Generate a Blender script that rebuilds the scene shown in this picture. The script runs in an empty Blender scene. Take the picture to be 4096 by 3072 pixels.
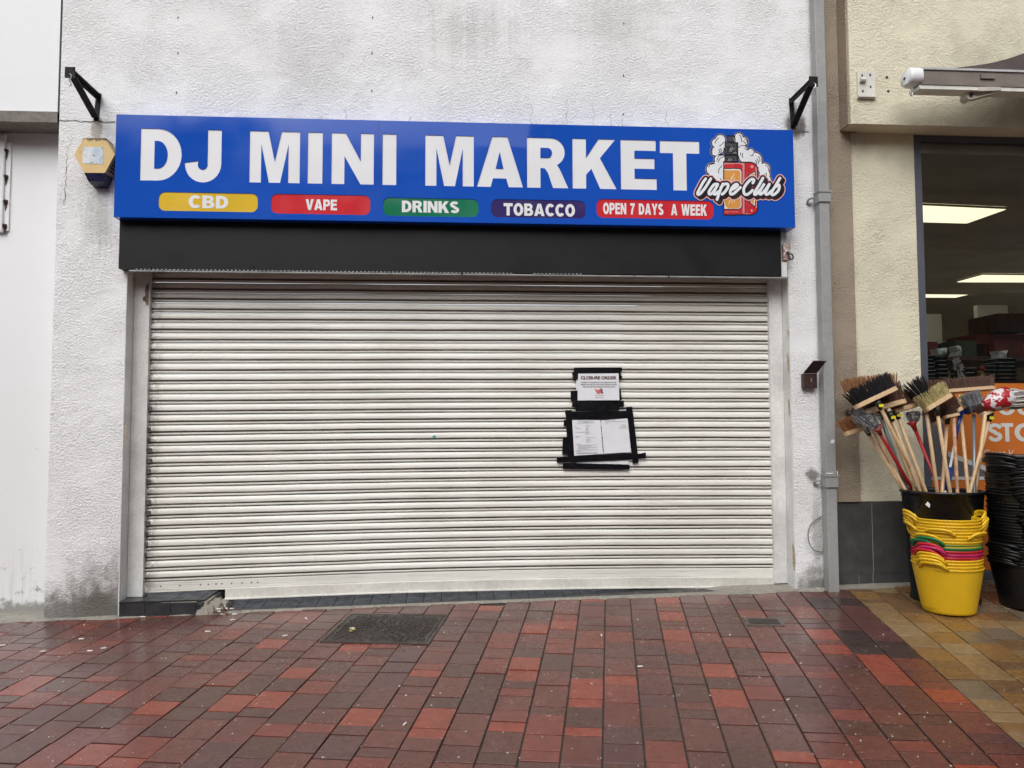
import bpy, math, random
import numpy as np
from mathutils import Vector, Matrix, noise as mnoise
from mathutils.geometry import delaunay_2d_cdt
random.seed(7)
R = math.radians
scene = bpy.context.scene
COL = scene.collection

# ------------------------------------------------------------------ camera
FPX, PW, PH = 3076.0, 4096.0, 3072.0
CAM = Vector((0, -5.62, 1.262))
yaw, pitch, roll = R(3.9), R(3.2), R(-0.15)
fwd = Vector((math.sin(yaw)*math.cos(pitch), math.cos(yaw)*math.cos(pitch), math.sin(pitch)))
rt0 = Vector((math.cos(yaw), -math.sin(yaw), 0)); up0 = rt0.cross(fwd)
RT = rt0*math.cos(roll) + up0*math.sin(roll); UP = up0*math.cos(roll) - rt0*math.sin(roll)
cd = bpy.data.cameras.new('camera'); cam = bpy.data.objects.new('camera', cd); COL.objects.link(cam)
cd.sensor_width = 36; cd.lens = 36*FPX/PW; cd.clip_end = 300; cd.clip_start = .05
m = Matrix((RT, UP, -fwd)).transposed().to_4x4(); m.translation = CAM; cam.matrix_world = m
scene.camera = cam

# ------------------------------------------------------------------ sky, sun, exposure (overcast, wet day)
SUN_EL, SUN_AZ = R(46), R(200)       # azimuth measured clockwise from +Y
w = bpy.data.worlds.new('World'); scene.world = w; w.use_nodes = True
nt = w.node_tree; nt.nodes.clear()
sky = nt.nodes.new('ShaderNodeTexSky'); sky.sky_type = 'NISHITA'; sky.sun_disc = False
sky.sun_elevation = SUN_EL; sky.sun_rotation = SUN_AZ; sky.dust_density = 4; sky.air_density = 1.0; sky.ozone_density = 1
hs = nt.nodes.new('ShaderNodeHueSaturation'); hs.inputs['Saturation'].default_value = .22
bg = nt.nodes.new('ShaderNodeBackground'); bg.inputs['Strength'].default_value = .15
wo = nt.nodes.new('ShaderNodeOutputWorld')
nt.links.new(sky.outputs[0], hs.inputs['Color']); nt.links.new(hs.outputs[0], bg.inputs['Color']); nt.links.new(bg.outputs[0], wo.inputs[0])
sl = bpy.data.lights.new('sun', 'SUN'); sl.energy = 1.2; sl.angle = R(50); sl.color = (1, .99, .975)
so = bpy.data.objects.new('sun', sl); COL.objects.link(so)
sd = Vector((math.sin(SUN_AZ)*math.cos(SUN_EL), math.cos(SUN_AZ)*math.cos(SUN_EL), math.sin(SUN_EL)))
so.rotation_euler = sd.to_track_quat('Z', 'Y').to_euler()
so.location = (0, -8, 12)
scene.view_settings.view_transform = 'Standard'; scene.view_settings.look = 'None'
scene.view_settings.exposure = 0.18; scene.view_settings.gamma = 1

# ------------------------------------------------------------------ measuring helpers
def ray(px, py): return (RT*((px-PW/2)/FPX) - UP*((py-PH/2)/FPX) + fwd)
def at(px, py, y=0.0):
    v = ray(px, py); return CAM + v*((y-CAM.y)/v.y)
def atz(px, py, z):
    v = ray(px, py); return CAM + v*((z-CAM.z)/v.z)
GA, GB = .0214, .0639
def gz(x, y): return GA*x + GB*y
def gnd(px, py):
    v = ray(px, py); n = Vector((-GA, -GB, 1)); return CAM + v*(-(CAM.dot(n))/(v.dot(n)))
def toimg(p):
    d = Vector(p)-CAM; z = d.dot(fwd)
    return PW/2+FPX*d.dot(RT)/z, PH/2-FPX*d.dot(UP)/z
def crop(ox, oy, sc): return lambda x, y: (ox+x/sc, oy+y/sc)

# ------------------------------------------------------------------ object helpers
def tag(o, label, cat, group=None):
    o['label'] = label; o['category'] = cat
    if group: o['group'] = group
    return o
def empty(name, loc, label=None, cat=None, group=None):
    o = bpy.data.objects.new(name, None); COL.objects.link(o); o.location = loc; o.empty_display_size = .1
    if label: tag(o, label, cat, group)
    return o
def put(name, me, parent=None, mat=None, smooth=False):
    if mat is not None:
        me.materials.clear(); me.materials.append(mat)
    o = bpy.data.objects.new(name, me); COL.objects.link(o)
    if parent is not None:
        o.parent = parent
        L = parent.location if parent.parent is None else parent.location+parent.parent.location
        o.location = -L if parent.type == 'EMPTY' else (0, 0, 0)
    if smooth:
        me.polygons.foreach_set('use_smooth', [True]*len(me.polygons))
    return o
class MB:
    def __init__(s): s.v = []; s.f = []; s.mi = []
    def add(s, vs, fs, mi=0):
        b = len(s.v); s.v += [tuple(v) for v in vs]; s.f += [tuple(i+b for i in f) for f in fs]; s.mi += [mi]*len(fs); return s
    def box(s, x0, x1, y0, y1, z0, z1, mi=0):
        vs = [(x, y, z) for z in (z0, z1) for y in (y0, y1) for x in (x0, x1)]
        return s.add(vs, [(0,2,3,1), (4,5,7,6), (0,1,5,4), (2,6,7,3), (0,4,6,2), (1,3,7,5)], mi)
    def hexa(s, bot, top, mi=0):   # two quads (same winding)
        return s.add(list(bot)+list(top), [(3,2,1,0), (4,5,6,7), (0,1,5,4), (1,2,6,5), (2,3,7,6), (3,0,4,7)], mi)
    def bar(s, a, b, wx, wz, upv=(0,0,1), mi=0):
        a = Vector(a); b = Vector(b); d = (b-a).normalized(); sd_ = d.cross(Vector(upv)).normalized(); u = sd_.cross(d)
        q = lambda p: [p-sd_*wx/2-u*wz/2, p+sd_*wx/2-u*wz/2, p+sd_*wx/2+u*wz/2, p-sd_*wx/2+u*wz/2]
        return s.hexa(q(a), q(b), mi)
    def tube(s, pts, r, n=8, cap=True, mi=0):
        pts = [Vector(p) for p in pts]; rings = []
        rr = r if isinstance(r, (list, tuple)) else [r]*len(pts)
        prev = None; b = len(s.v); vs = []
        for i, p in enumerate(pts):
            d = (pts[min(i+1, len(pts)-1)]-pts[max(i-1, 0)]).normalized()
            if prev is None:
                prev = d.orthogonal().normalized()
            prev = (prev-d*prev.dot(d)).normalized(); q = d.cross(prev)
            vs += [p+(prev*math.cos(2*math.pi*k/n)+q*math.sin(2*math.pi*k/n))*rr[i] for k in range(n)]
        fs = [(i*n+k, i*n+(k+1) % n, (i+1)*n+(k+1) % n, (i+1)*n+k) for i in range(len(pts)-1) for k in range(n)]
        if cap: fs += [tuple(range(n-1, -1, -1)), tuple((len(pts)-1)*n+k for k in range(n))]
        return s.add(vs, fs, mi)
    def lathe(s, prof, n=32, c=(0,0,0), mi=0):   # prof = [(r,z)]
        vs = [(c[0]+r*math.cos(2*math.pi*k/n), c[1]+r*math.sin(2*math.pi*k/n), c[2]+z) for r, z in prof for k in range(n)]
        fs = [(i*n+k, i*n+(k+1) % n, (i+1)*n+(k+1) % n, (i+1)*n+k) for i in range(len(prof)-1) for k in range(n)]
        return s.add(vs, fs, mi)
    def mesh(s, name, mats=None):
        me = bpy.data.meshes.new(name); me.from_pydata(s.v, [], s.f)
        if mats:
            for m_ in mats: me.materials.append(m_)
            me.polygons.foreach_set('material_index', s.mi)
        me.update(); return me
    def build(s, name, mat, parent=None, smooth=False):
        return put(name, s.mesh(name), parent, mat, smooth)
def smooth_line(pts, k=5):
    P = [Vector(p) for p in pts]; out = []
    for i in range(len(P)-1):
        p0, p1, p2, p3 = P[max(i-1,0)], P[i], P[i+1], P[min(i+2,len(P)-1)]
        for j in range(k):
            t = j/k
            out.append(.5*((2*p1)+(p2-p0)*t+(2*p0-5*p1+4*p2-p3)*t*t+(3*p1-p0-3*p2+p3)*t**3))
    out.append(P[-1]); return out
def poly2d(contours):
    """flat shape from closed outlines, even-odd"""
    vs = []; ed = []
    for c in contours:
        b = len(vs); vs += [Vector((p[0], p[1])) for p in c]; ed += [(b+i, b+(i+1) % len(c)) for i in range(len(c))]
    V, Ee, Fc, *_ = delaunay_2d_cdt(vs, ed, [], 0, 1e-7)
    out = []
    arrs = [np.array([(p[0], p[1]) for p in c]) for c in contours]
    for f in Fc:
        cx = sum(V[i].x for i in f)/len(f); cy = sum(V[i].y for i in f)/len(f); n = 0
        for a in arrs:
            x0, y0 = a[:,0], a[:,1]; x1, y1 = np.roll(x0,-1), np.roll(y0,-1)
            dy = np.where(y1 == y0, 1e-12, y1-y0)
            hit = ((y0 > cy) != (y1 > cy)) & (cx < (x1-x0)*(cy-y0)/dy+x0); n += int(hit.sum())
        if n % 2: out.append(tuple(f))
    return [(v.x, v.y) for v in V], out
def union2d(polys, n=150):
    """union of outlines as thin horizontal bands"""
    A = [np.array([(q[0], q[1]) for q in p], float) for p in polys]
    lo = min(a[:,1].min() for a in A); hi = max(a[:,1].max() for a in A); dz = (hi-lo)/n
    rows = [[] for _ in range(n)]
    for a in A:
        x0, y0 = a[:,0], a[:,1]; x1, y1 = np.roll(x0,-1), np.roll(y0,-1)
        r0 = max(0, int((y0.min()-lo)/dz)); r1 = min(n-1, int((y0.max()-lo)/dz))
        for r in range(r0, r1+1):
            yc = lo+(r+.5)*dz; m_ = (y0 > yc) != (y1 > yc)
            if m_.any():
                xs = np.sort((x1[m_]-x0[m_])*(yc-y0[m_])/(y1[m_]-y0[m_])+x0[m_])
                rows[r] += [(xs[i], xs[i+1]) for i in range(0, len(xs)-1, 2)]
    V = []; F = []
    for r, iv in enumerate(rows):
        iv.sort(); out = []
        for a, b in iv:
            if out and a <= out[-1][1]: out[-1][1] = max(out[-1][1], b)
            else: out.append([a, b])
        for a, b in out:
            k = len(V); V += [(a, lo+r*dz), (b, lo+r*dz), (b, lo+(r+1)*dz), (a, lo+(r+1)*dz)]; F.append((k, k+1, k+2, k+3))
    return V, F
def flat(name, vf, y, mat, parent):
    """a flat printed shape standing in an x-z plane, facing the street"""
    V, Fc = vf; mb = MB(); fs = []
    for f in Fc:
        a, b, c = (V[i] for i in f[:3]); ar = (b[0]-a[0])*(c[1]-a[1])-(b[1]-a[1])*(c[0]-a[0])
        fs.append(f if ar > 0 else tuple(reversed(f)))
    mb.add([(v[0], y, v[1]) for v in V], fs); return mb.build(name, mat, parent)
def arc(cx, cy, rx, ry, a0, a1, n=14):
    return [(cx+rx*math.cos(R(a0+(a1-a0)*i/n)), cy+ry*math.sin(R(a0+(a1-a0)*i/n))) for i in range(n+1)]
def stroke_polys(pts, hw, k=5):
    L = smooth_line([(p[0], p[1], 0) for p in pts], k); out = []
    for a, b in zip(L[:-1], L[1:]):
        d = (b-a); d = d.normalized() if d.length > 1e-9 else Vector((1,0,0)); n = Vector((-d.y, d.x, 0))*hw
        out.append([(p.x, p.y) for p in (a+n, a-n, b-n, b+n)])
    for p in L: out.append(arc(p.x, p.y, hw, hw, 0, 360*11/12, 11))
    return out

# ------------------------------------------------------------------ materials
MATS = {}
class NT:
    def __init__(s, name):
        s.m = bpy.data.materials.new(name); s.m.use_nodes = True; s.t = s.m.node_tree; s.b = s.t.nodes['Principled BSDF']
        s.geo = s.t.nodes.new('ShaderNodeNewGeometry'); s.pos = s.geo.outputs['Position']
    def n(s, kind, **inp):
        nd = s.t.nodes.new(kind)
        for k, v in inp.items():
            key = int(k[1:]) if k[0] == '_' else k
            if hasattr(v, 'is_linked'): s.t.links.new(v, nd.inputs[key])
            else: nd.inputs[key].default_value = v
        return nd
    def map(s, scale=(1,1,1), loc=(0,0,0), src=None):
        return s.n('ShaderNodeMapping', Vector=src or s.pos, Scale=scale, Location=loc).outputs[0]
    def noise(s, scale, detail=3, rough=.55, vec=None, dist=0):
        return s.n('ShaderNodeTexNoise', Vector=vec or s.pos, Scale=scale, Detail=detail, Roughness=rough, Distortion=dist).outputs[0]
    def math(s, op, a, b=0.0, clamp=False):
        nd = s.t.nodes.new('ShaderNodeMath'); nd.operation = op; nd.use_clamp = clamp
        for i, v in enumerate((a, b)):
            if hasattr(v, 'is_linked'): s.t.links.new(v, nd.inputs[i])
            else: nd.inputs[i].default_value = v
        return nd.outputs[0]
    def ramp(s, x, a, b, o0=0.0, o1=1.0):
        nd = s.n('ShaderNodeMapRange', Value=x); nd.inputs[1].default_value = a; nd.inputs[2].default_value = b
        nd.inputs[3].default_value = o0; nd.inputs[4].default_value = o1; nd.interpolation_type = 'SMOOTHSTEP'; return nd.outputs[0]
    def mix(s, fac, a, b, mode='MIX'):
        nd = s.t.nodes.new('ShaderNodeMix'); nd.data_type = 'RGBA'; nd.blend_type = mode
        for i, v in ((0, fac), (6, a), (7, b)):
            if hasattr(v, 'is_linked'): s.t.links.new(v, nd.inputs[i])
            else: nd.inputs[i].default_value = (*v, 1) if i else v
        return nd.outputs[2]
    def blob(s, c, r):           # 1 at a stain's centre to 0 at its edge (metres, ellipsoid)
        v = s.map(scale=(1/r[0], 1/r[1], 1/r[2]), loc=(-c[0]/r[0], -c[1]/r[1], -c[2]/r[2]))
        l = s.n('ShaderNodeVectorMath', _0=v); l.operation = 'LENGTH'
        return s.math('SUBTRACT', 1.0, l.outputs['Value'], True)
    def bump(s, h, strength, dist=.01):
        nd = s.n('ShaderNodeBump', Height=h, Strength=strength, Distance=dist)
        prev = s.b.inputs['Normal'].links
        if prev: s.t.links.new(prev[0].from_socket, nd.inputs['Normal'])
        s.t.links.new(nd.outputs[0], s.b.inputs['Normal'])
    def set(s, **k):
        for kk, v in k.items():
            kk = kk.replace('_', ' ')
            if hasattr(v, 'is_linked'): s.t.links.new(v, s.b.inputs[kk])
            else: s.b.inputs[kk].default_value = (*v, 1) if isinstance(v, tuple) and len(v) == 3 else v
        return s
def M(name, col, rough=.6, var=.12, scale=6, bump=0, bscale=60, metal=0, spec=.5, fine=0):
    if name in MATS: return MATS[name]
    t = NT(name); n = t.noise(scale, 4)
    f = t.ramp(n, .3, .7, 1-var, 1+var)
    if fine: f = t.math('MULTIPLY', f, t.ramp(t.noise(scale*14, 2), .3, .7, 1-fine, 1+fine))
    c = t.n('ShaderNodeVectorMath', _0=col, _1=(1,1,1)); c.operation = 'SCALE'; t.t.links.new(f, c.inputs['Scale'])
    t.set(Base_Color=c.outputs[0], Roughness=t.ramp(t.noise(scale*1.7, 2), .3, .7, max(rough-.08, .02), min(rough+.08, 1)), Metallic=metal)
    t.b.inputs['Specular IOR Level'].default_value = spec
    if bump: t.bump(t.noise(bscale, 3), bump, .004)
    MATS[name] = t.m; return t.m
def emit(name, col, st):
    t = NT(name); t.set(Base_Color=(.8,.8,.8), Emission_Color=col, Emission_Strength=st); return t.m

def stucco(t, strength=1.0):
    v = t.map(scale=(1, 1, 1.25))
    h = t.math('ADD', t.noise(62, 2, .5, v, .6), t.math('MULTIPLY', t.noise(150, 2, .6, v), .35))
    h2 = t.math('MULTIPLY', h, t.ramp(t.noise(2.3, 3, .6), .32, .62, .35, 1.15))
    t.bump(h2, strength, .012)
    return h
def make_white_render():
    t = NT('white_render'); h = stucco(t, .95)
    c = t.mix(t.ramp(t.noise(.9, 5, .6), .35, .75), (.82,.825,.835), (.77,.77,.77))
    grime_shade = t.math('MULTIPLY', t.ramp(t.noise(1.6, 6, .7), .47, .72), t.ramp(h, .55, .85))
    c = t.mix(t.math('MULTIPLY', grime_shade, .5), c, (.34,.33,.31))
    streak = t.noise(1, 5, .65, t.map(scale=(22, 1, 1.1)))
    def st(cx, cz, rx, rz, amt, col=(.16,.15,.12), streaky=0.5, lo=.1, hi=.75):
        nonlocal c
        b = t.blob((cx, 0, cz), (rx, 3, rz))
        f = t.math('ADD', b, t.math('MULTIPLY', t.math('SUBTRACT', t.noise(9, 5, .7), .5), .9))
        f = t.math('ADD', f, t.math('MULTIPLY', t.math('SUBTRACT', streak, .5), streaky*1.6))
        f = t.math('MULTIPLY', t.math('MULTIPLY', t.ramp(f, lo+.15, hi), t.ramp(b, 0, .2)), amt)
        c = t.mix(f, c, col)
    st(-2.45, -.08, .62, .78, .85, (.14,.13,.11), .15, .08, .85)          # damp grime at the foot of the left pier
    st(-2.62, -.08, .9, .30, .8, (.10,.095,.08), .1, 0, .6)
    st(2.68, .02, .3, .32, .85, (.11,.10,.085), .2, .05, .7)
    a = at(400, 860); st(a.x, a.z, .24, .5, .42, (.2,.19,.15), 1.0, .1, 1.0)      # run-off below the alarm box
    a = at(385, 515); st(a.x, a.z, .07, .14, .6, (.26,.20,.12), .8, .1, .7)   # rust below the brackets
    a = at(3180, 500); st(a.x, a.z, .11, .14, .85, (.10,.08,.07), .4, -.1, .5)
    a = at(1900, 130); st(a.x, a.z, .8, .5, .34, (.32,.31,.29), .8, .2, 1.1)
    a = at(1230, 250); st(a.x, a.z, .7, .55, .26, (.34,.33,.31), .3, .2, 1.1)
    a = at(2450, 90); st(a.x, a.z, .8, .55, .28, (.32,.31,.29), .6, .2, 1.1)
    a = at(3250, 1905); st(a.x, a.z, .11, .13, .8, (.09,.08,.07), 0, .3, .75)    # soot by the pipe collar
    a = at(3255, 2150); st(a.x+.03, a.z, .07, .6, .5, (.2,.19,.16), .3)
    a = at(600, 2250); st(a.x-.13, a.z, .05, .7, .45, (.2,.18,.15), .3)
    t.set(Base_Color=c, Roughness=.75); return t.m
def make_cream(name, col, dirt, amt):
    t = NT(name); h = stucco(t, .95)
    c = t.mix(t.ramp(t.noise(1.1, 5, .6), .35, .7), col, tuple(x*.88 for x in col))
    c = t.mix(t.math('MULTIPLY', t.ramp(t.noise(2.2, 6, .7), .5, .75), amt), c, dirt)
    t.set(Base_Color=c, Roughness=.75); return t.m
def make_smooth_white():
    t = NT('smooth_white_paint')
    c = t.mix(t.ramp(t.noise(.8, 4), .35, .75), (.80,.81,.825), (.76,.77,.78))
    drip = t.noise(1, 5, .7, t.map(scale=(18, 1, 1.0)))
    zz = t.n('ShaderNodeSeparateXYZ', _0=t.pos).outputs['Z']; low = t.ramp(zz, .55, -.05)
    c = t.mix(t.math('MULTIPLY', t.ramp(t.math('ADD', t.ramp(zz, .14, -.08), t.math('MULTIPLY', t.math('SUBTRACT', t.noise(20, 5, .7), .5), 1.1)), .45, .8), .8), c, (.17,.16,.14))
    c = t.mix(t.math('MULTIPLY', t.math('MULTIPLY', t.ramp(drip, .52, .72), low), .75), c, (.36,.35,.32))
    c = t.mix(t.math('MULTIPLY', t.ramp(t.math('ADD', t.noise(14, 5, .7), t.math('MULTIPLY', low, .16)), .68, .80), .75), c, (.25,.24,.22))
    t.bump(t.noise(7, 4), .25, .01); t.bump(t.noise(120, 2), .1, .003)
    t.set(Base_Color=c, Roughness=.6); return t.m
def make_slat():
    t = NT('shutter_enamel')
    st = t.noise(1, 6, .7, t.map(scale=(2.2, 1, 130)))
    c = t.mix(t.ramp(t.noise(1.2, 4), .3, .7), (.78,.775,.725), (.68,.67,.615))
    c = t.mix(t.math('MULTIPLY', t.ramp(st, .50, .72), .62), c, (.30,.27,.225))
    c = t.mix(t.math('MULTIPLY', t.ramp(t.noise(1, 4, .6, t.map(scale=(4, 1, 330))), .66, .76), .8), c, (.12,.095,.075))
    x = t.n('ShaderNodeSeparateXYZ', _0=t.pos)
    # grime worn in at both ends where the slats run in the guides
    e = t.math('ADD', t.ramp(x.outputs['X'], -2.12, -2.27), t.ramp(x.outputs['X'], 2.36, 2.50))
    e = t.math('MULTIPLY', e, t.ramp(t.noise(30, 4, .7), .35, .6))
    c = t.mix(t.math('MULTIPLY', e, .75), c, (.10,.085,.07))
    c = t.mix(t.math('MULTIPLY', t.ramp(t.noise(90, 2), .72, .78), .7), c, (.2,.17,.14))
    gr = t.n('ShaderNodeAttribute'); gr.attribute_name = 'grime_shade'     # road dirt plus painted shade along each slat's roll, ragged
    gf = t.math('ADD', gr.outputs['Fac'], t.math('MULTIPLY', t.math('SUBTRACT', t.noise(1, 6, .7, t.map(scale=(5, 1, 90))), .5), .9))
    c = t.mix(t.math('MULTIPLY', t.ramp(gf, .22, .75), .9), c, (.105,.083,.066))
    t.set(Base_Color=c, Roughness=t.ramp(t.noise(3, 3), .3, .7, .32, .5)); t.bump(t.noise(1, 3, .6, t.map(scale=(3, 1, 60))), .15, .004)
    return t.m
def make_brick(name, col, wet=1.0, spots=1.0, rough=(.09,.40), bump=.28):
    t = NT(name)
    c = t.mix(t.ramp(t.noise(26, 4, .65), .3, .7), tuple(x*.82 for x in col), tuple(min(x*1.15,1) for x in col))
    c = t.mix(t.math('MULTIPLY', t.ramp(t.noise(3.1, 5, .65), .45, .75), .45), c, tuple(x*.5+.012 for x in col))
    for sc, lo, a in ((9, .13, .62), (23, .17, .55)):
        v = t.n('ShaderNodeTexVoronoi', Vector=t.map(scale=(1.0, 1.5, .4)), Scale=sc, Randomness=1)
        pick = t.ramp(t.n('ShaderNodeSeparateColor', _0=v.outputs['Color']).outputs[0], .80, .82)
        wob = t.math('ADD', v.outputs['Distance'], t.math('MULTIPLY', t.math('SUBTRACT', t.noise(60, 3), .5), .25))
        f = t.math('MULTIPLY', t.math('MULTIPLY', t.ramp(wob, lo, lo-.05), pick), a*spots)
        f = t.math('MULTIPLY', f, t.ramp(t.noise(1.3, 3), .42, .6))
        c = t.mix(f, c, (.48,.42,.37))
    wetn = t.noise(1.4, 4, .6)
    r = t.ramp(t.math('ADD', t.math('MULTIPLY', wetn, .7), t.math('MULTIPLY', t.noise(35, 3, .6), .3)), .38, .62, rough[0], rough[1])
    t.set(Base_Color=c, Roughness=r, Specular_IOR_Level=.5, Coat_Weight=.12*wet, Coat_Roughness=.12)
    t.bump(t.noise(11, 3), .22, .006); t.bump(t.noise(140, 3, .6), bump, .0025)
    return t.m
def make_wood():
    t = NT('pale_wood')
    g = t.noise(1, 4, .6, t.map(scale=(90, 90, 6)))
    c = t.mix(t.ramp(g, .3, .7), (.62,.44,.26), (.50,.33,.18))
    t.set(Base_Color=c, Roughness=.5); return t.m
def make_glass():
    t = NT('window_glass'); nd = t.t.nodes; nd.remove(t.b)
    fr = nd.new('ShaderNodeFresnel'); fr.inputs['IOR'].default_value = 1.5
    tr = nd.new('ShaderNodeBsdfTransparent'); tr.inputs[0].default_value = (.86,.88,.87,1)
    gl = nd.new('ShaderNodeBsdfGlossy'); gl.inputs['Roughness'].default_value = .01
    mx = nd.new('ShaderNodeMixShader'); out = nd['Material Output']
    t.t.links.new(fr.outputs[0], mx.inputs[0]); t.t.links.new(tr.outputs[0], mx.inputs[1]); t.t.links.new(gl.outputs[0], mx.inputs[2]); t.t.links.new(mx.outputs[0], out.inputs[0])
    return t.m
WHITE = make_white_render(); SMOOTH = make_smooth_white(); SLAT = make_slat(); WOOD = make_wood(); GLASS = make_glass()
CREAM = make_cream('cream_render', (.74,.69,.53), (.42,.36,.25), .35)
BROWN = make_cream('brown_render', (.33,.27,.205), (.16,.13,.10), .5)
BLUE = M('blue_gloss', (.010,.080,.46), .08, .05, 1.3, .10, 1.6)
SIGNW = M('sign_white_acrylic', (.74,.75,.77), .38, .03, 3, spec=.35)
BLACKP = M('black_paint', (.0065,.0065,.008), .5, .07, 3, .03, 30, spec=.3)
BLACKPL = M('black_plastic', (.006,.006,.007), .33, .2, 8, spec=.4)
TAPE = M('black_tape', (.003,.003,.005), .38, .3, 25, .10, 35, spec=.3)
PAPER = M('white_paper', (.74,.75,.79), .5, .03, 10, .15, 25)
GREYP = M('grey_paint', (.285,.29,.285), .5, .12, 3, .12, 80, fine=.05)
IRON = M('rusty_black_iron', (.012,.010,.010), .6, .5, 18, .4, 120, spec=.22)

# ------------------------------------------------------------------ ground and paving
BD = Vector((0.192476, 0.97903384, 0)).normalized(); BV = Vector((BD.y, -BD.x, 0))      # along and across the brick courses
def lift(p, dz=0.0): return Vector((p.x, p.y, gz(p.x, p.y)+dz))
A0 = gnd(2415, 2750); A0 = Vector((A0.x, A0.y, 0))
def uv(p): d = Vector((p.x, p.y, 0))-A0; return d.dot(BD), d.dot(BV)
def fromuv(u, v, dz=0.0): p = A0+BD*u+BV*v; return lift(p, dz)
GN = Vector((-GA, -GB, 1)).normalized()
GROUNDM = make_brick('joint_grit', (.062,.046,.037), .3, .3, (.45,.8), .9)
mb = MB(); n = 24
vb = uv(gnd(3690, 2625))[1]
mb.add([lift(Vector((x, y, 0)), -.012) for y in (-45, .32) for x in (-45, 45)], [(0,1,3,2)])
pav = mb.build('pavement', GROUNDM); pav['kind'] = 'structure'
tones = {'bright': (.250,.054,.032), 'red': (.178,.047,.033), 'mid': (.138,.045,.034), 'dull': (.112,.042,.033), 'brown': (.094,.040,.030), 'plum': (.100,.041,.038), 'dark': (.050,.029,.027)}
BRM = {k: make_brick('paving_'+k, v) for k, v in tones.items()}
ytones = {'buff': (.225,.142,.068), 'ochre': (.205,.110,.040), 'sand': (.235,.160,.085), 'tan': (.150,.085,.040), 'grey': (.150,.112,.074)}
YBM = {k: make_brick('buff_paving_'+k, v, .7, .25, (.16,.5), .5) for k, v in ytones.items()}
def brick_geo(L, W, H=.05, ch=.0013):
    a, b = L/2, W/2
    base = [(-a,-b,-H), (a,-b,-H), (a,b,-H), (-a,b,-H)]; mid = [(-a,-b,-ch), (a,-b,-ch), (a,b,-ch), (-a,b,-ch)]
    c = ch*1.2; top = [(-a+c,-b+c,0), (a-c,-b+c,0), (a-c,b-c,0), (-a+c,b-c,0)]
    q = [(8,9,10,11)]
    for i in range(4): q += [(i, (i+1)%4, 4+(i+1)%4, 4+i), (4+i, 4+(i+1)%4, 8+(i+1)%4, 8+i)]
    return base+mid+top, q
XA = (BD-GN*BD.dot(GN)).normalized(); YA = GN.cross(XA)
ROT = Matrix((XA, YA, GN)).transposed()
bricks = []; ROW = .177
cover = [uv(gnd(*p)) for p in ((1278,2570), (1722,2570), (1763,2463), (1408,2466))]
cu0, cu1 = min(c[0] for c in cover[:2]), max(c[0] for c in cover[2:]); cv0, cv1 = min(cover[0][1], cover[3][1]), max(cover[1][1], cover[2][1])
gc = [uv(gnd(*p)) for p in ((2990,2502), (3148,2502), (3125,2462), (2975,2465))]
gu0, gu1 = min(c[0] for c in gc), max(c[0] for c in gc); gv0, gv1 = min(c[1] for c in gc), max(c[1] for c in gc)
def fill_row(v, wd, kind, rr, jr):
    u = -3.2-rr.random()*.3
    while u < 4.6:
        L = rr.choice((.085,.095,.10,.125,.15,.165,.17,.19,.20,.22,.26)) if kind != 'y' else rr.choice((.10,.105,.14,.17,.2,.2,.24,.3))
        uc = u+L/2; u += L
        p = fromuv(uc, v)
        if p.y > (.30 if p.x < -2.75 else .03) or p.y < -5.0: continue
        if kind == 'y': t = rr.choices(list(ytones), (4,3,3,3,2))[0]
        else:
            edge = (vb-v)/ROW
            if edge < 2.2 and p.y > -1.35: t = rr.choices(('plum','dark','brown','mid'), (5,4,2,1))[0]
            else: t = rr.choices(('bright','red','mid','dull','brown','plum'), (1.7,1.9,3.3,3.6,2.6,2.0) if p.y < -.55 else (.7,2,3.4,4,3.6,1.3))[0]
        bricks.append((uc, v, L-.0075, wd-jr, kind, t, p))
rr = random.Random(21)
for j in range(-46, 30):
    v = (j+.5)*ROW
    if v+ROW/2 < vb+.03: vv, wd, kind = v, ROW, 'r'
    else: vv, wd, kind = v, ROW, 'y'
    jr = .0095 if -6 < j < 10 else .0065
    fill_row(vv, wd, kind, rr, jr)
def inframe(p):
    x, y = toimg(p); return -60 < x < PW+60 and 1200 < y < PH+60
red_ix = []; yel_ix = []; rest = []
for i, b in enumerate(bricks):
    u, v, L, W_, kind, t, p = b
    if cu0+.01 < u-L/2+.0 and u+L/2 < cu1-.01 and cv0+.01 < v-W_/2 and v+W_/2 < cv1-.01: continue
    vis = inframe(p) and p.y < .12
    (red_ix if kind == 'r' else yel_ix).append(i) if vis else rest.append(i)
dist = lambda i: (bricks[i][6]-CAM).length
red_ix.sort(key=dist); yel_ix.sort(key=dist)
rest += red_ix[298:]; red_ix = red_ix[:298]
bpav_mb = MB(); q = [fromuv(u, v, -.010) for u, v in ((-4, vb), (5, vb), (5, vb+4), (-4, vb+4))]
bpav_mb.add(q, [(0,3,2,1)]); bpav = bpav_mb.build('buff_pavement', GROUNDM); bpav['kind'] = 'structure'
cache = {}
def bmat(b): return BRM[b[5]] if b[4] == 'r' else YBM[b[5]]
for i in red_ix+yel_ix:
    b = bricks[i]; key = (round(b[2],3), round(b[3],3), b[5])
    if key not in cache:
        me = bpy.data.meshes.new('brick'); vs, fs = brick_geo(b[2], b[3]); me.from_pydata(vs, [], fs); me.materials.append(bmat(b)); cache[key] = me
    o = bpy.data.objects.new('brick', cache[key]); COL.objects.link(o); o.parent = pav if b[4] == 'r' else bpav
    tilt = Matrix.Rotation(rr.gauss(0, R(.28)), 3, 'X') @ Matrix.Rotation(rr.gauss(0, R(.22)), 3, 'Y') @ Matrix.Rotation(rr.gauss(0, R(.25)), 3, 'Z')
    mw = (ROT @ tilt).to_4x4(); mw.translation = b[6]+Vector((0,0,rr.gauss(0,.0012))); o.matrix_local = mw
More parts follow.
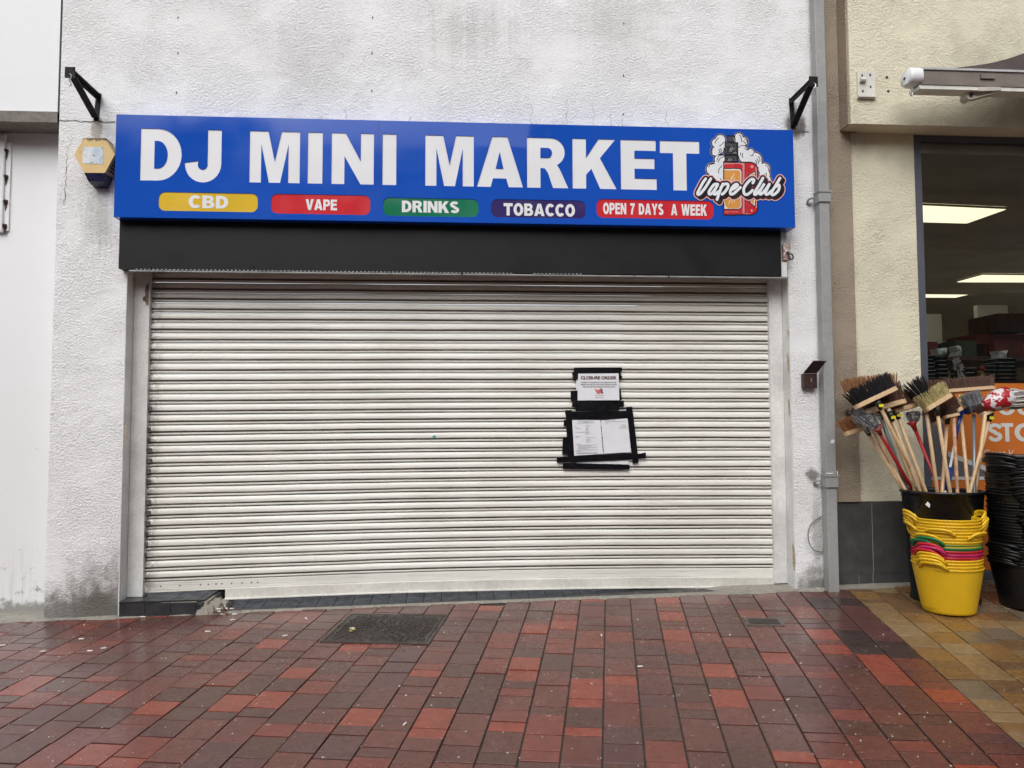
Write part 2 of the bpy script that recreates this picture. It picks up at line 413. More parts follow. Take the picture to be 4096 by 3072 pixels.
mats = list(BRM.values())+list(YBM.values()); mbr = {'r': MB(), 'y': MB()}
for i in rest:
    b = bricks[i]; vs, fs = brick_geo(b[2], b[3]); tz = rr.gauss(0,.001)
    mbr[b[4]].add([ROT @ Vector(v) + b[6]+Vector((0,0,tz)) for v in vs], fs, mats.index(bmat(b)))
for k, par in (('r', pav), ('y', bpav)):
    o = put('brick_field', mbr[k].mesh('brick_field', mats), par); o['kind'] = 'stuff'
# mortar fillet along the foot of the walls
MORTAR = make_brick('mortar', (.26,.245,.21), .2, 0, (.5,.8), 1.2)
mf = MB(); xs = [-3.3+i*.06 for i in range(118)]; row = []
for x in xs:
    k = mnoise.noise(Vector((x*3.1, 0, 4)))*.03+mnoise.noise(Vector((x*17, 2, 4)))*.012
    inside = -1.86 < x < 1.75
    y1 = .33 if x < -2.86 else .26
    wid = .055+k*1.3 if not inside else .03+k*.5
    if x > 1.0: wid = .06+k
    row.append([Vector((x, -wid, gz(x, -wid)-.004)), Vector((x, -wid*.45, gz(x, 0)+.006+k*.12)), Vector((x, .012 if inside else y1, gz(x, 0)+(.008 if inside else .028)))])
vs = [p for r_ in row for p in r_]
mf.add(vs, [(i*3+j, (i+1)*3+j, (i+1)*3+j+1, i*3+j+1) for i in range(len(row)-1) for j in range(2)])
mf.build('mortar_fillet', MORTAR, pav, True)

# ------------------------------------------------------------------ white shop building
SH = .16                                        # depth of the shutter plane behind the wall face
oxl = (at(511,1085).x+at(472,2400).x)/2; oxr = (at(3154,1121).x+at(3180,2336).x)/2
hz = at(1800, 1080).z+.05
WXL, WXR, WTOP = at(215, 1200).x, 2.80, 6.6
shop = empty('shop_building', (0, .1, 0), 'white rough rendered shop building behind the blue sign and closed shutter', 'building')
mb = MB()
mb.box(WXL, oxl, 0, .45, -.5, hz); mb.box(oxr, WXR, 0, .45, -.5, hz); mb.box(WXL, WXR, 0, .45, hz, WTOP)
mb.build('wall', WHITE, shop)
OLDW = M('old_white_gloss', (.66,.66,.645), .45, .12, 4, .2, 30, fine=.06)
for nm, x0, x1 in (('reveal', oxl-.002, oxl+.004), ('reveal', oxr-.004, oxr+.002)):
    mb = MB(); mb.box(x0, x1, -.003, SH+.06, -.3, hz-.002); mb.build(nm, OLDW, shop)
# flaking paint strips where the reveal meets the render
PEEL = M('bare_timber_patch', (.34,.27,.19), .8, .3, 30)
for px, py, h, wd in ((3152,1330,.05,.008), (3153,1450,.14,.016), (3157,1630,.13,.014), (3176,2230,.20,.02), (504,1740,.14,.012)):
    p = at(px, py, -.004); mb = MB(); prof = [(-wd, h*.4), (-wd*.4, h*.55), (wd*.5, h*.3), (wd*.9, -.2*h), (wd*.2, -h*.55), (-wd*.8, -h*.3)]
    pts = [(p.x+a*.6, p.y, p.z+b) for a, b in prof]; mb.add(pts, [tuple(range(5,-1,-1))]); mb.build('flaked_patch', PEEL, shop)
# horizontal crack / movement joint and hairline cracks, thin recess-coloured beads
CRK = M('crack', (.10,.095,.085), .9, .3, 40)
def crack(pts, wd=.0035, par=None, mat=None):
    mb = MB(); L = [at(x, y, -.0025) for x, y in pts]; out = []
    for a, b in zip(L[:-1], L[1:]):
        for k in range(6): out.append(a.lerp(b, k/6)+Vector((random.gauss(0,.004),0,random.gauss(0,.004))))
    out.append(L[-1]); W2 = [wd*(.35+random.random()) for _ in out]
    vs = []
    for i, p in enumerate(out):
        d = (out[min(i+1,len(out)-1)]-out[max(i-1,0)]); d.y = 0; d.normalize(); nn = Vector((-d.z,0,d.x))
        vs += [p+nn*W2[i]/2, p-nn*W2[i]/2]
    mb.add(vs, [(2*i, 2*i+1, 2*i+3, 2*i+2) for i in range(len(out)-1)]); mb.build('crack', mat or CRK, par or shop)
crack([(240,482), (300,484), (370,487), (462,488)], .006); crack([(3176,527), (3235,528)], .006)
crack([(290,560), (272,590), (266,660), (262,740), (256,820)], .0035)
for x, y0 in ((1288,455), (1382,430), (1640,462), (2122,415), (2268,395), (2370,425), (2440,455), (2490,470), (1880,470), (2668,440)):
    crack([(x, y0), (x+random.randint(-8,8), y0+40), (x+random.randint(-4,6), 505 if x > 1500 else 488)], .0018)
HOLE = M('drill_hole', (.05,.045,.04), .9)
for x, y in ((1490,70), (1488,212), (1487,363), (2495,94), (2494,302), (2493,457), (712,70), (712,213), (706,370)):
    p = at(x, y, -.003); mb = MB(); mb.add([(p.x+.006*math.cos(a)*(.6+.5*random.random()), p.y, p.z+.009*math.sin(a)) for a in [R(45*k) for k in range(8)]], [tuple(range(8))]); mb.build('drill_hole', HOLE, shop)

# step and threshold of dark tiles
TILE = M('charcoal_tile', (.030,.031,.034), .42, .25, 9, .15, 60)
RUBBLE = make_brick('broken_render', (.30,.275,.235), .1, 0, (.6,.9), 1.5)
step = empty('doorstep', (-2.0, 0, -.05), 'low black tiled step with a broken corner at left of the shutter', 'step')
sx0, sx1, sx2 = at(476, 2440, -.03).x, at(815, 2440, -.03).x, at(895, 2400, -.03).x
zt = at(600, 2405, -.03).z
mb = MB(); mb.box(sx0+.004, sx1+.02, -.018, .30, gz(sx0,0)-.1, zt-.012)
o = mb.build('step_core', RUBBLE, step)
lumps = MB()          # broken corner
for k in range(26):
    x = sx1-.01+random.random()*(sx2-sx1-.02); y = -.015+random.random()*.2; h = (zt-.02)-(x-sx1)*.12-random.random()*.03
    s_ = .03+random.random()*.03; b0 = gz(x,y)-.05
    lumps.hexa([(x-s_,y-s_*.6,b0),(x+s_,y-s_*.7,b0),(x+s_*.9,y+s_,b0),(x-s_,y+s_,b0)], [(x-s_*.6,y-s_*.3,h),(x+s_*.5,y-s_*.4,h-.012),(x+s_*.6,y+s_,h),(x-s_*.7,y+s_*.9,h+.006)])
lumps.build('broken_corner', RUBBLE, step)
tx = sx0
for k in range(4):
    wdt = (sx1-sx0)/3.3 if k < 3 else (sx1-sx0)*.3/3.3
    mb = MB(); top = zt-.012-random.random()*.003
    mb.hexa([(tx+.002,-.03,gz(tx,0)-.08),(tx+wdt-.002,-.03,gz(tx,0)-.08),(tx+wdt-.002,-.0185,gz(tx,0)-.08),(tx+.002,-.0185,gz(tx,0)-.08)], [(tx+.002,-.03,top),(tx+wdt-(.002 if k<3 else .02),-.03,top-(.0 if k<3 else .025)),(tx+wdt-.002,-.0185,top),(tx+.002,-.0185,top)])
    mb.build('tile', TILE, step)
    mb = MB(); fr = [-.036, -.030, -.016, -.026][k]
    mb.hexa([(tx+.002,fr,zt-.010),(tx+wdt*.55,fr+random.random()*.02,zt-.010),(tx+wdt-.002,fr+.012,zt-.010),(tx+.002,.30,zt-.010)][0:3]+[(tx+.002,.30,zt-.010)], [(tx+.002,fr,zt),(tx+wdt*.55,fr+.006,zt),(tx+wdt-.002,fr+.012,zt),(tx+.002,.30,zt)])
    mb = MB(); mb.hexa([(tx+.002,fr,zt-.010),(tx+wdt-.002,fr+.014,zt-.010),(tx+wdt-.002,.30,zt-.010),(tx+.002,.30,zt-.010)], [(tx+.002,fr,zt),(tx+wdt-.002,fr+.012,zt),(tx+wdt-.002,.30,zt),(tx+.002,.30,zt)])
    mb.build('tile', TILE, step); tx += wdt
thr = empty('threshold', (0, .1, 0), 'strip of small charcoal floor tiles under the shutter', 'threshold')
tx = sx2-.02
while tx < 2.2:
    mb = MB(); wdt = .128; h0 = gz(tx,0)+.007+random.random()*.0015; h1 = gz(tx+wdt,0)+.007+random.random()*.0015
    y0, y1 = .013, .42
    mb.hexa([(tx+.002,y0,h0-.03),(tx+wdt-.002,y0,h1-.03),(tx+wdt-.002,y1,h1-.01),(tx+.002,y1,h0-.01)], [(tx+.002,y0,h0),(tx+wdt-.002,y0,h1),(tx+wdt-.002,y1,h1+y1*GB),(tx+.002,y1,h0+y1*GB)])
    mb.build('tile', TILE, thr); tx += wdt

# ------------------------------------------------------------------ roller shutter
sh = empty('roller_shutter', (0, SH, 0), 'closed dirty white roller shutter with black housing below the blue sign', 'shutter')
NL = 29
l0, l1 = at(600,1128.7,SH-.01), at(575,2330,SH-.01); r0, r1 = at(3075,1150,SH-.01), at(3098,2272,SH-.01)
xl, xr = l1.x-.03, r1.x+.03
prof = [(0,.010), (-.0012,-.006), (-.0045,-.0105), (-.018,-.0150), (-.035,-.0175), (-.0400,-.0160), (-.0450,-.0085), (-.0495,-.0015), (-.0530,-.0010), (-.0545,-.010), (-.0575,-.0155), (-.0650,-.0145), (-.0678,-.0060), (-.0685,.010)]
NX = 60
DENT = [(-.6,-1.6),(1.3,0),(2.0,1.0),(-1.7,0),(.35,-1.4),(1.75,1.2),(-.15,0),(-2.0,.9),(.9,-1.2)]
def warp(x, z): return mnoise.noise(Vector((x*.7, z*.8, 1.3)))*.007 + mnoise.noise(Vector((x*2.6, z*2.2, 7)))*.0025
grime_shade_at = [.9,.35,.05,0,.05,.45,.95,1,1,.3,-.2,-.2,.1,.9]  # per profile point: dirt and painted shade in the roll and grooves
ENDL = M('end_lock_steel', (.10,.095,.09), .5, .4, 40)
def zline(k, x):
    a = l0.z+(l1.z-l0.z)*k/NL; b = r0.z+(r1.z-r0.z)*k/NL; t = (x-l0.x)/(r0.x-l0.x)
    return a+(b-a)*t + .030*math.sin(math.pi*min(max(t,0),1))*max(k/NL,0)**1.6
for k in range(-2, NL):
    vs = []; js = random.gauss(0,.0009); tw = random.gauss(0,.0012)
    for i in range(NX+1):
        x = xl+(xr-xl)*i/NX; z = zline(k, x); p = (zline(k,x)-zline(k+1,x))/.0732
        wv = warp(x, z); jz = mnoise.noise(Vector((x*1.7, k*3.3, 0)))*.0022+js
        vs += [(x, SH+py_+wv+tw*(x/2.3)-.003*math.exp(-((x-DENT[k%9][0])/.12)**2)*DENT[k%9][1], z+pz*p*(.998)+jz) for pz, py_ in prof]
    nP = len(prof)
    mb = MB(); mb.add(vs, [(i*nP+j, i*nP+j+1, (i+1)*nP+j+1, (i+1)*nP+j) for i in range(NX) for j in range(nP-1)])
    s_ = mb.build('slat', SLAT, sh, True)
    s_.data.set_sharp_from_angle(angle=R(38))
    at_ = s_.data.attributes.new('grime_shade', 'FLOAT', 'POINT'); gk = random.uniform(.75,1.15)+(.25 if k < 2 else 0); at_.data.foreach_set('value', [v_*gk*(.85+.3*mnoise.noise(Vector((i_*.21,k*1.7,3)))) for i_ in range(NX+1) for v_ in grime_shade_at])  # top slats coloured darker for dirt and the housing's shade
    if 12 <= k <= 26 and k not in (13, 20):
        e = MB(); x = at(578,2000,SH).x+.02; z = zline(k, x)
        e.box(x-.03, x+.012+random.random()*.02, SH-.026, SH-.014, z-.046, z-.014); eo = e.build('end_lock', ENDL, s_)
p = at(1737,1747,SH-.02); mb = MB(); mb.box(p.x-.011,p.x+.011,SH-.0225,SH-.0195,p.z-.009,p.z+.009); o = mb.build('price_sticker', M('teal_sticker', (.05,.32,.33), .5), sh)
# bottom rail with rivets, then the bottom bar
vs = []; rp = [(0,.004),(-.001,-.008),(-.005,-.012),(-.060,-.012),(-.064,-.008),(-.066,-.018),(-.072,-.018),(-.073,.004)]
for i in range(NX+1):
    x = xl+(xr-xl)*i/NX; z = zline(NL, x); vs += [(x, SH+b+warp(x,z), z+a) for a, b in rp]
mb = MB(); nP = len(rp); mb.add(vs, [(i*nP+j, i*nP+j+1, (i+1)*nP+j+1, (i+1)*nP+j) for i in range(NX) for j in range(nP-1)])
rail = mb.build('bottom_rail', SLAT, sh)
RIV = M('rivet_steel', (.16,.155,.15), .45)
for px in (645, 722, 804, 835, 866, 890, 928, 970, 1008, 1032):
    x = at(px,2345,SH).x; z = zline(NL, x)-.032; mb = MB(); mb.lathe([(.0001,.004),(.004,.003),(.006,0)], 8)
    mb.v = [(x+a, SH-.0125-c+warp(x,z), z+b) for a, b, c in mb.v]; mb.build('rivet', RIV, rail)
bx0 = at(905,2380,SH).x
BAR = M('cream_bar_paint', (.63,.615,.565), .4, .12, 3, .1, 20, fine=.06)
vs = []; bp = [(.004,0),(.002,-.022),(-.062,-.024),(-.066,-.040),(-.072,-.040),(-.073,-.02),(-.073,.02)]
for i in range(NX+1):
    x = bx0+(xr-bx0)*i/NX; z = zline(NL, x)-.070; vs += [(x, SH+b+warp(x,z)-.004, z+a) for a, b in bp]
mb = MB(); nP = len(bp); mb.add(vs, [(i*nP+j, i*nP+j+1, (i+1)*nP+j+1, (i+1)*nP+j) for i in range(NX) for j in range(nP-1)]); mb.f.append(tuple(range(nP))); mb.mi.append(0)
mb.build('bottom_bar', BAR, sh)
# guide rails
for (a, b), (c, d), zb in (((551,600),(517,571), zt+.002), ((3073,3110),(3099,3152), gz(2.4,.1)+.02)):
    y = SH-.045; x0 = (at(a,1120,y).x+at(c,2340,y).x)/2; x1 = (at(b,1120,y).x+at(d,2340,y).x)/2
    if a < 1000: x0 = oxl+.006
    else: x1 = oxr-.006
    mb = MB(); mb.box(x0, x1, y, SH+.05, zb, hz); o = mb.build('guide_rail', OLDW, sh)
p = at(585,1190,SH-.047); mb = MB(); pts = [(0,.10),(.012,.10),(.016,.05),(.016,-.06),(.004,-.055),(-.008,-.03),(-.024,-.02),(-.020,.004),(-.006,.012),(-.010,.05)]
vs_ = [(p.x+a*1.1, SH-.0475, p.z+b) for a, b in pts]; mb.add(vs_, [tuple(range(len(vs_)-1,-1,-1))]); mb.build('rusted_patch', M('rusted_patch', (.17,.125,.095), .9, .5, 50, .6, 90), sh)
# housing: black fascia plate with a perforated lower lip
hx0, hx1 = at(476,1000,-.07).x, at(3124,1000,-.07).x; hz0 = (at(476,1079,-.07).z+at(3124,1112,-.07).z)/2; hz1 = at(1800,880,-.07).z
mb = MB(); mb.box(hx0, hx1, -.07, -.001, hz0+.012, hz1+.03)
hous = mb.build('housing', BLACKP, sh)
mb = MB(); mb.box(hx0+.07, hx1+.06, -.066, -.03, hz0-.004, hz0+.004); LIP = M('galvanised_lip', (.42,.43,.44), .4, .15, 9, metal=.5); mb.build('housing_lip', LIP, hous)
mb = MB(); x = hx0+.12
for k in range(150):
    if not (.62 < k/150 < .66): mb.box(x, x+.014, -.0725, -.0695, hz0+.0055, hz0+.0115)
    x += .0285
    if x > hx0+3.3: break
mb.build('lip_slots', LIP, hous)
for px, py in ((604,1069), (1013,1067), (1846,1089), (1848,1095), (2538,1098), (2602,1096), (2963,1098), (2675,1107)):
    p = at(px, py, -.072); mb = MB(); mb.lathe([(.0001,.005),(.005,.004),(.007,0)], 8); mb.v = [(p.x+a, p.y-c, p.z+b) for a, b, c in mb.v]; mb.build('screw', BLACKP, hous)
mb = MB(); mb.box(hx1+.002, hx1+.05, -.055, .0, hz0+.01, hz0+.12); mb.box(hx1+.004, hx1+.062, -.030, .0, hz0+.121, hz1+.02); mb.build('housing_end_plate', OLDW, sh)

# shutter key switch beside the housing
p = at(3142, 1010, -.04); ks = empty('key_switch', p, 'small rust-stained white shutter override switch with black pull lever right of housing', 'switch')
RUSTY = NT('rusty_white'); RUSTY.set(Base_Color=RUSTY.mix(RUSTY.ramp(RUSTY.noise(45,4,.7), .4, .6), (.6,.56,.52), (.22,.07,.045)), Roughness=.6); RUSTY = RUSTY.m
mb = MB(); mb.box(p.x-.026, p.x+.028, -.065, -.031, p.z-.062, p.z+.062); mb.build('switch_plate', RUSTY, ks)
mb = MB(); c = at(3149, 1005, -.075); mb.tube([(c.x,-.066,c.z),(c.x,-.078,c.z)], .012, 12); mb.build('knob', SIGNW, ks)
mb = MB(); mb.tube([(c.x,-.079,c.z-.002),(c.x+.008,-.095,c.z-.028)], .009, 8); mb.tube(smooth_line([(c.x+.004,-.092,c.z-.02),(c.x+.004,-.096,c.z-.06),(c.x+.03,-.096,c.z-.062),(c.x+.034,-.096,c.z-.04),(c.x+.02,-.095,c.z-.022)]), .0055, 6); mb.build('lever', BLACKPL, ks)

# ------------------------------------------------------------------ shop sign
SY = -.15
sx_l = (at(463,457,SY).x+at(457,868,SY).x)/2; sx_r = (at(3175,520,SY).x+at(3178,911,SY).x)/2
sz_t = lambda x: at(463,457,SY).z+(at(3175,520.5,SY).z-at(463,457,SY).z)*(x-sx_l)/(sx_r-sx_l)
sz_b = lambda x: at(457,868,SY).z+(at(3178,911,SY).z-at(457,868,SY).z)*(x-sx_l)/(sx_r-sx_l)
sign = empty('shop_sign', (0, SY, sz_b(0)), 'long blue shop sign reading DJ MINI MARKET above the shutter', 'sign')
st = .27
G = {}
def g(ch, wd, outer, holes=()): G[ch] = (wd, [outer]+list(holes))
g('D', .80, [(0,0)]+arc(.34,.5,.46,.5,-90,90)+[(0,1)], [[(.27,.235)]+arc(.335,.50,.19,.265,-90,90)+[(.27,.765)]])
g('J', .71, [(.71,1),(.44,1)]+arc(.345,.33,.095,.10,0,-165)+[(.26,.395),(0,.355)]+arc(.355,.34,.355,.36,185,360))
g('M', .98, [(0,0),(0,1),(.36,1),(.49,.41),(.62,1),(.98,1),(.98,0),(.755,0),(.755,.74),(.60,0),(.38,0),(.225,.74),(.225,0)])
g('I', .27, [(0,0),(0,1),(.27,1),(.27,0)])
g('N', .82, [(0,0),(0,1),(.27,1),(.565,.45),(.565,1),(.82,1),(.82,0),(.565,0),(.25,.55),(.25,0)])
g('A', .92, [(0,0),(.31,1),(.61,1),(.92,0),(.635,0),(.585,.17),(.32,.17),(.275,0)], [[(.375,.365),(.53,.365),(.455,.70)]])
g('R', .83, [(0,0),(0,1)]+arc(.47,.715,.29,.285,90,-62)+[(.66,.38),(.83,0),(.52,0),(.42,.30),(.36,.385),(.27,.40),(.27,0)], [[(.27,.60)]+arc(.415,.70,.09,.10,-90,90,8)+[(.27,.80)]])
g('K', .88, [(0,0),(0,1),(.27,1),(.27,.62),(.52,1),(.86,1),(.55,.62),(.88,0),(.55,0),(.375,.40),(.27,.28),(.27,0)])
g('E', .70, [(0,0),(0,1),(.69,1),(.69,.785),(.27,.785),(.27,.63),(.66,.63),(.66,.42),(.27,.42),(.27,.225),(.70,.225),(.70,0)])
g('T', .79, [(.26,0),(.26,.75),(0,.75),(0,1),(.79,1),(.79,.75),(.53,.75),(.53,0)])
g('C', .80, arc(.43,.5,.43,.52,38,322,22)+arc(.43,.5,.165,.27,312,48,18))
g('O', .86, arc(.43,.5,.43,.52,0,350,27), [arc(.43,.5,.165,.28,0,350,21)])
g('B', .80, [(0,0),(0,1)]+arc(.46,.745,.27,.255,90,-42)+arc(.48,.285,.31,.285,48,-90), [[(.27,.61)]+arc(.42,.70,.07,.09,-90,90,8)+[(.27,.79)], [(.27,.20)]+arc(.44,.30,.08,.10,-90,90,8)+[(.27,.40)]])
g('P', .76, [(0,0),(0,1)]+arc(.45,.675,.31,.325,90,-90)+[(.27,.35),(.27,0)], [[(.27,.56)]+arc(.42,.675,.09,.115,-90,90,8)+[(.27,.79)]])
g('V', .88, [(0,1),(.29,1),(.44,.36),(.59,1),(.88,1),(.58,0),(.30,0)])
g('W', 1.25, [(0,1),(.26,1),(.36,.42),(.48,1),(.77,1),(.89,.42),(.99,1),(1.25,1),(1.03,0),(.74,0),(.625,.55),(.51,0),(.22,0)])
g('Y', .88, [(0,1),(.30,1),(.44,.66),(.58,1),(.88,1),(.575,.42),(.575,0),(.305,0),(.305,.42)])
g('7', .64, [(0,.78),(0,1),(.64,1),(.64,.80),(.48,.58),(.38,.30),(.34,0),(.07,0),(.12,.32),(.22,.58),(.36,.78)])
g('U', .80, [(0,1),(.27,1)]+arc(.40,.36,.13,.14,180,360,10)+[(.53,1),(.80,1)]+arc(.40,.36,.40,.38,0,-180,16))
def s_glyph():
    cl = arc(.375,.725,.25,.165,25,255,16)+arc(.385,.275,.27,.165,75,-155,16); hw = .115; L = []; Rr = []
    for i, p in enumerate(cl):
        a = cl[max(i-1,0)]; b = cl[min(i+1,len(cl)-1)]; dx, dy = b[0]-a[0], b[1]-a[1]; l = math.hypot(dx,dy); L.append((p[0]-dy/l*hw, p[1]+dx/l*hw)); Rr.append((p[0]+dy/l*hw, p[1]-dx/l*hw))
    return L+Rr[::-1]
g('S', .77, s_glyph())
letters = [('D',561,726),('J',739,885),('M',998,1199),('I',1231,1290),('N',1326,1495),('I',1530,1585),('M',1701,1895),('A',1907,2092),('R',2108,2273),('K',2290,2466),('E',2483,2626),('T',2640,2798)]
ztA, zbA, xA = at(561,513,SY).z, at(561,721,SY).z, at(561,600,SY).x
ztB, zbB, xB = at(2798,566,SY).z, at(2798,763,SY).z, at(2798,660,SY).x
zt_ = lambda x: ztA+(ztB-ztA)*(x-xA)/(xB-xA); zb_ = lambda x: zbA+(zbB-zbA)*(x-xA)/(xB-xA)
conts = []; glyphs = []
for ch, a, b in letters:
    xa, xb = at(a,650,SY).x, at(b,650,SY).x; wd, cs = G[ch]
    cs2 = [[(xa+(xb-xa)*p[0]/wd, zb_(xa)+(zt_(xa)-zb_(xa))*p[1]) for p in c] for c in cs]
    glyphs.append((ch, cs2)); conts += cs2
def rrect(x0, z0, x1, z1, r, sk=0.0):
    pts = arc(x1-r,z1-r,r,r,0,90,6)+arc(x0+r,z1-r,r,r,90,180,6)+arc(x0+r,z0+r,r,r,180,270,6)+arc(x1-r,z0+r,r,r,270,360,6)
    return [(x, z+sk*(x-x0)) for x, z in pts]
s_ = 4096/2212
pills = [('CBD',342,557,418,456,407,493,423,449,'yellow'), ('VAPE',585,800,422,462,660,728,431,453,'red'), ('DRINKS',827,1034,430,467,868,992,435,458,'green'), ('TOBACCO',1061,1265,433.5,470,1088,1242,441,465,'purple'), ('OPEN 7 DAYS  A WEEK',1289,1541,434,471,1303,1527,441.5,462,'red')]
PCOL = {'yellow': (.70,.46,.035), 'red': (.58,.028,.038), 'green': (.010,.17,.085), 'purple': (.040,.025,.13)}
plist = []
for tx_, x0, x1, y0, y1, tx0, tx1, ty0, ty1, cn in pills:
    a = at(x0*s_, y1*s_, SY); b = at(x1*s_, y0*s_, SY); a.z += .004
    rc = rrect(a.x, a.z, b.x, b.z, .045, -.0015); plist.append(rc); conts.append(rc)
outer = [(sx_l, sz_b(sx_l)), (sx_r, sz_b(sx_r)), (sx_r, sz_t(sx_r)), (sx_l, sz_t(sx_l))]
face = flat('panel', poly2d([outer]+conts), SY, BLUE, sign)
mb = MB()      # return edges of the tray and of the cut-outs
for c in conts:
    n_ = len(c); mb.add([(p[0],SY,p[1]) for p in c]+[(p[0],SY+.005,p[1]) for p in c], [(i,(i+1)%n_,n_+(i+1)%n_,n_+i) for i in range(n_)])
mb.add([(p[0],SY,p[1]) for p in outer]+[(p[0],-.002,p[1]) for p in outer], [(i,4+i,4+(i+1)%4,(i+1)%4) for i in range(4)]+[(4,7,6,5)])
mb.build('panel_edge', BLUE, sign)
for ch, cs in glyphs: flat('letter', poly2d(cs), SY+.004, SIGNW, sign)
for (tx_, x0, x1, y0, y1, tx0, tx1, ty0, ty1, cn), rc in zip(pills, plist):
    po = flat('pill_panel', poly2d([rc]), SY+.004, M('sign_'+cn, PCOL[cn], .18, .04, 3), sign)
    a = at(tx0*s_, ty1*s_, SY); b = at(tx1*s_, ty0*s_, SY)
    gap, sp = .075, (.52 if ' ' in tx_ else .28); tot = sum((sp if ch == ' ' else G[ch][0]+gap) for ch in tx_)-gap
    kx = (b.x-a.x)/tot; hz_ = b.z-a.z; x = a.x
    for ch in tx_:
        if ch == ' ': x += sp*kx; continue
        wd, cs = G[ch]; flat('letter', poly2d([[(x+p[0]*kx, a.z+p[1]*hz_-.0015*(x-a.x)) for p in c] for c in cs]), SY+.003, SIGNW, po); x += (wd+gap)*kx
for px in (1512, 2845):
    x = at(px,650,SY).x; mb = MB(); mb.box(x, x+.0022, SY-.0004, SY+.003, sz_b(x)+.001, (sz_b(x)+.14 if px == 2845 else sz_t(x)-.001)); 
    if px == 1512: mb.build('panel_seam', M('seam_blue', (.004,.03,.2), .5), sign)
# printed logo at the right end
lcrop = crop(2740, 500, 4.148)
def lg(pts): 
    out = []
    for x, y in pts:
        p = at(*lcrop(x, y), SY); out.append((p.x, p.z))
    return out
logo = empty('logo', (0, 0, 0)); logo.parent = sign
def layer(name, polys, lay, col, rough=.25):
    mt = M('print_'+'_'.join(f'{c:.3f}' for c in col), col, rough, .03, 5)
    return flat(name, union2d([lg(p) for p in polys]), SY-.0006-lay*.0003, mt, logo)
# fix parent offset for children of logo
logo.location = (0, 0, 0)
BLK, WHT, GRY = (.018,.016,.020), (.74,.76,.80), (.33,.33,.38)
clouds = [(585,245,78),(520,300,72),(505,440,68),(560,400,80),(600,330,70),(560,570,68),(600,560,60),(450,735,92),(560,690,100),(560,850,105),(470,810,70),(600,930,60),(890,205,66),(965,275,70),(900,290,70),(950,430,88),(1085,460,58),(1000,520,105),(1160,570,108),(1190,620,82),(1310,730,92),(1320,830,85),(1380,900,40),(900,450,60)]
layer('smoke_halo', [arc(x,y,r+24,r+24,0,345,23) for x,y,r in clouds], 0, (.45,.36,.40))
layer('smoke_outline', [arc(x,y,r+18,r+18,0,345,23) for x,y,r in clouds], 1, BLK)
for side in (0, 1): layer('smoke', [arc(x,y,r,r,0,345,23) for x,y,r in clouds if (x > 760) == bool(side)], 2, WHT)
sh_ = [[(1010,330),(1000,300),(965,270)],[(1030,290),(1020,250),(990,235)],[(930,230),(925,190),(900,165)],[(940,280),(935,240),(925,200)],[(1130,470),(1120,510),(1085,505)],[(1240,610),(1240,560),(1215,520)],[(1210,650),(1215,600),(1195,560)],[(1180,660),(1185,620),(1170,585)],[(960,540),(950,500),(960,470)],[(930,510),(920,480),(925,460)],[(530,590),(560,520),(630,500)],[(550,620),(580,555),(640,530)],[(560,470),(575,430),(560,400)],[(590,470),(600,430),(590,390)],[(450,470),(445,430),(455,400)],[(560,800),(560,740),(610,680)],[(390,700),(420,660),(490,640)],[(1385,760),(1375,700),(1330,665)],[(1310,830),(1325,815)],[(1350,850),(1345,800)],[(600,910),(580,890)],[(880,380),(930,345),(1000,345)],[(990,380),(1030,420),(1040,400)],[(640,290),(600,330),(570,350)],[(500,300),(520,250),(560,215)]]
ss_ = layer('smoke_shading', sum([stroke_polys(s, 6, 4) for s in sh_], []), 3, BLK); ss_['kind'] = 'stuff'
layer('device_outline', [[(690,172),(832,172),(838,290),(690,290)],[(655,285),(882,285),(882,620),(655,620)]]+[[(632,612)]+[(1090+120*math.sin(R(a)), 730-118*math.cos(R(a))) for a in range(0,91,10)]+[(1090+125*math.cos(R(a)), 1380+118*math.sin(R(a))) for a in range(0,91,10)]+[(632,1500)]], 4, BLK)
for q_ in ([[(700,195),(800,195),(815,270),(700,270)],[(672,310),(855,310),(855,480),(672,480)],[(672,520),(855,520),(855,600),(672,600)]]): layer('tank', [q_], 5, (.065,.065,.075))
for q_ in ([[(690,345),(815,345),(815,470),(690,470)],[(690,545),(815,545),(815,590),(690,590)],[(845,330),(852,330),(852,470),(845,470)]]): layer('tank_detail', [q_], 6, (.030,.030,.035))
layer('tank_shine', sum([stroke_polys(s, 5, 2) for s in ([(740,415),(765,370)],[(735,445),(790,370)],[(770,440),(785,410)],[(710,600),(735,550)],[(740,600),(755,565)],[(770,590),(780,565)],[(790,395),(815,395)],[(800,465),(850,465)],[(800,210),(815,230),(818,275)])], []), 7, GRY)
RED, PNK, ORG = (.52,.025,.035), (.68,.28,.30), (.66,.30,.065)
layer('device_face', [[(650,632),(985,632),(985,1482),(650,1482)],[(1003,632)]+[(1090+103*math.sin(R(a)), 733-101*math.cos(R(a))) for a in range(0,91,10)]+[(1090+106*math.cos(R(a)), 1378+104*math.sin(R(a))) for a in range(0,91,10)]+[(1003,1482)]], 5, RED)
layer('device_highlight', [[(650,632),(975,632),(975,1470),(955,1470),(955,680),(930,648),(680,648),(650,670)],[(1170,700),(1190,720),(1190,1380),(1172,1380)],[(660,1440),(880,1437),(880,1443),(660,1447)],[(1008,1468),(1090,1470),(1090,1480),(1008,1480)],[(985,632),(992,632),(992,1482),(985,1482)]]+[arc(1110,692,26,26,0,340,17), arc(1105,1420,18,24,0,340,17)], 6, PNK)
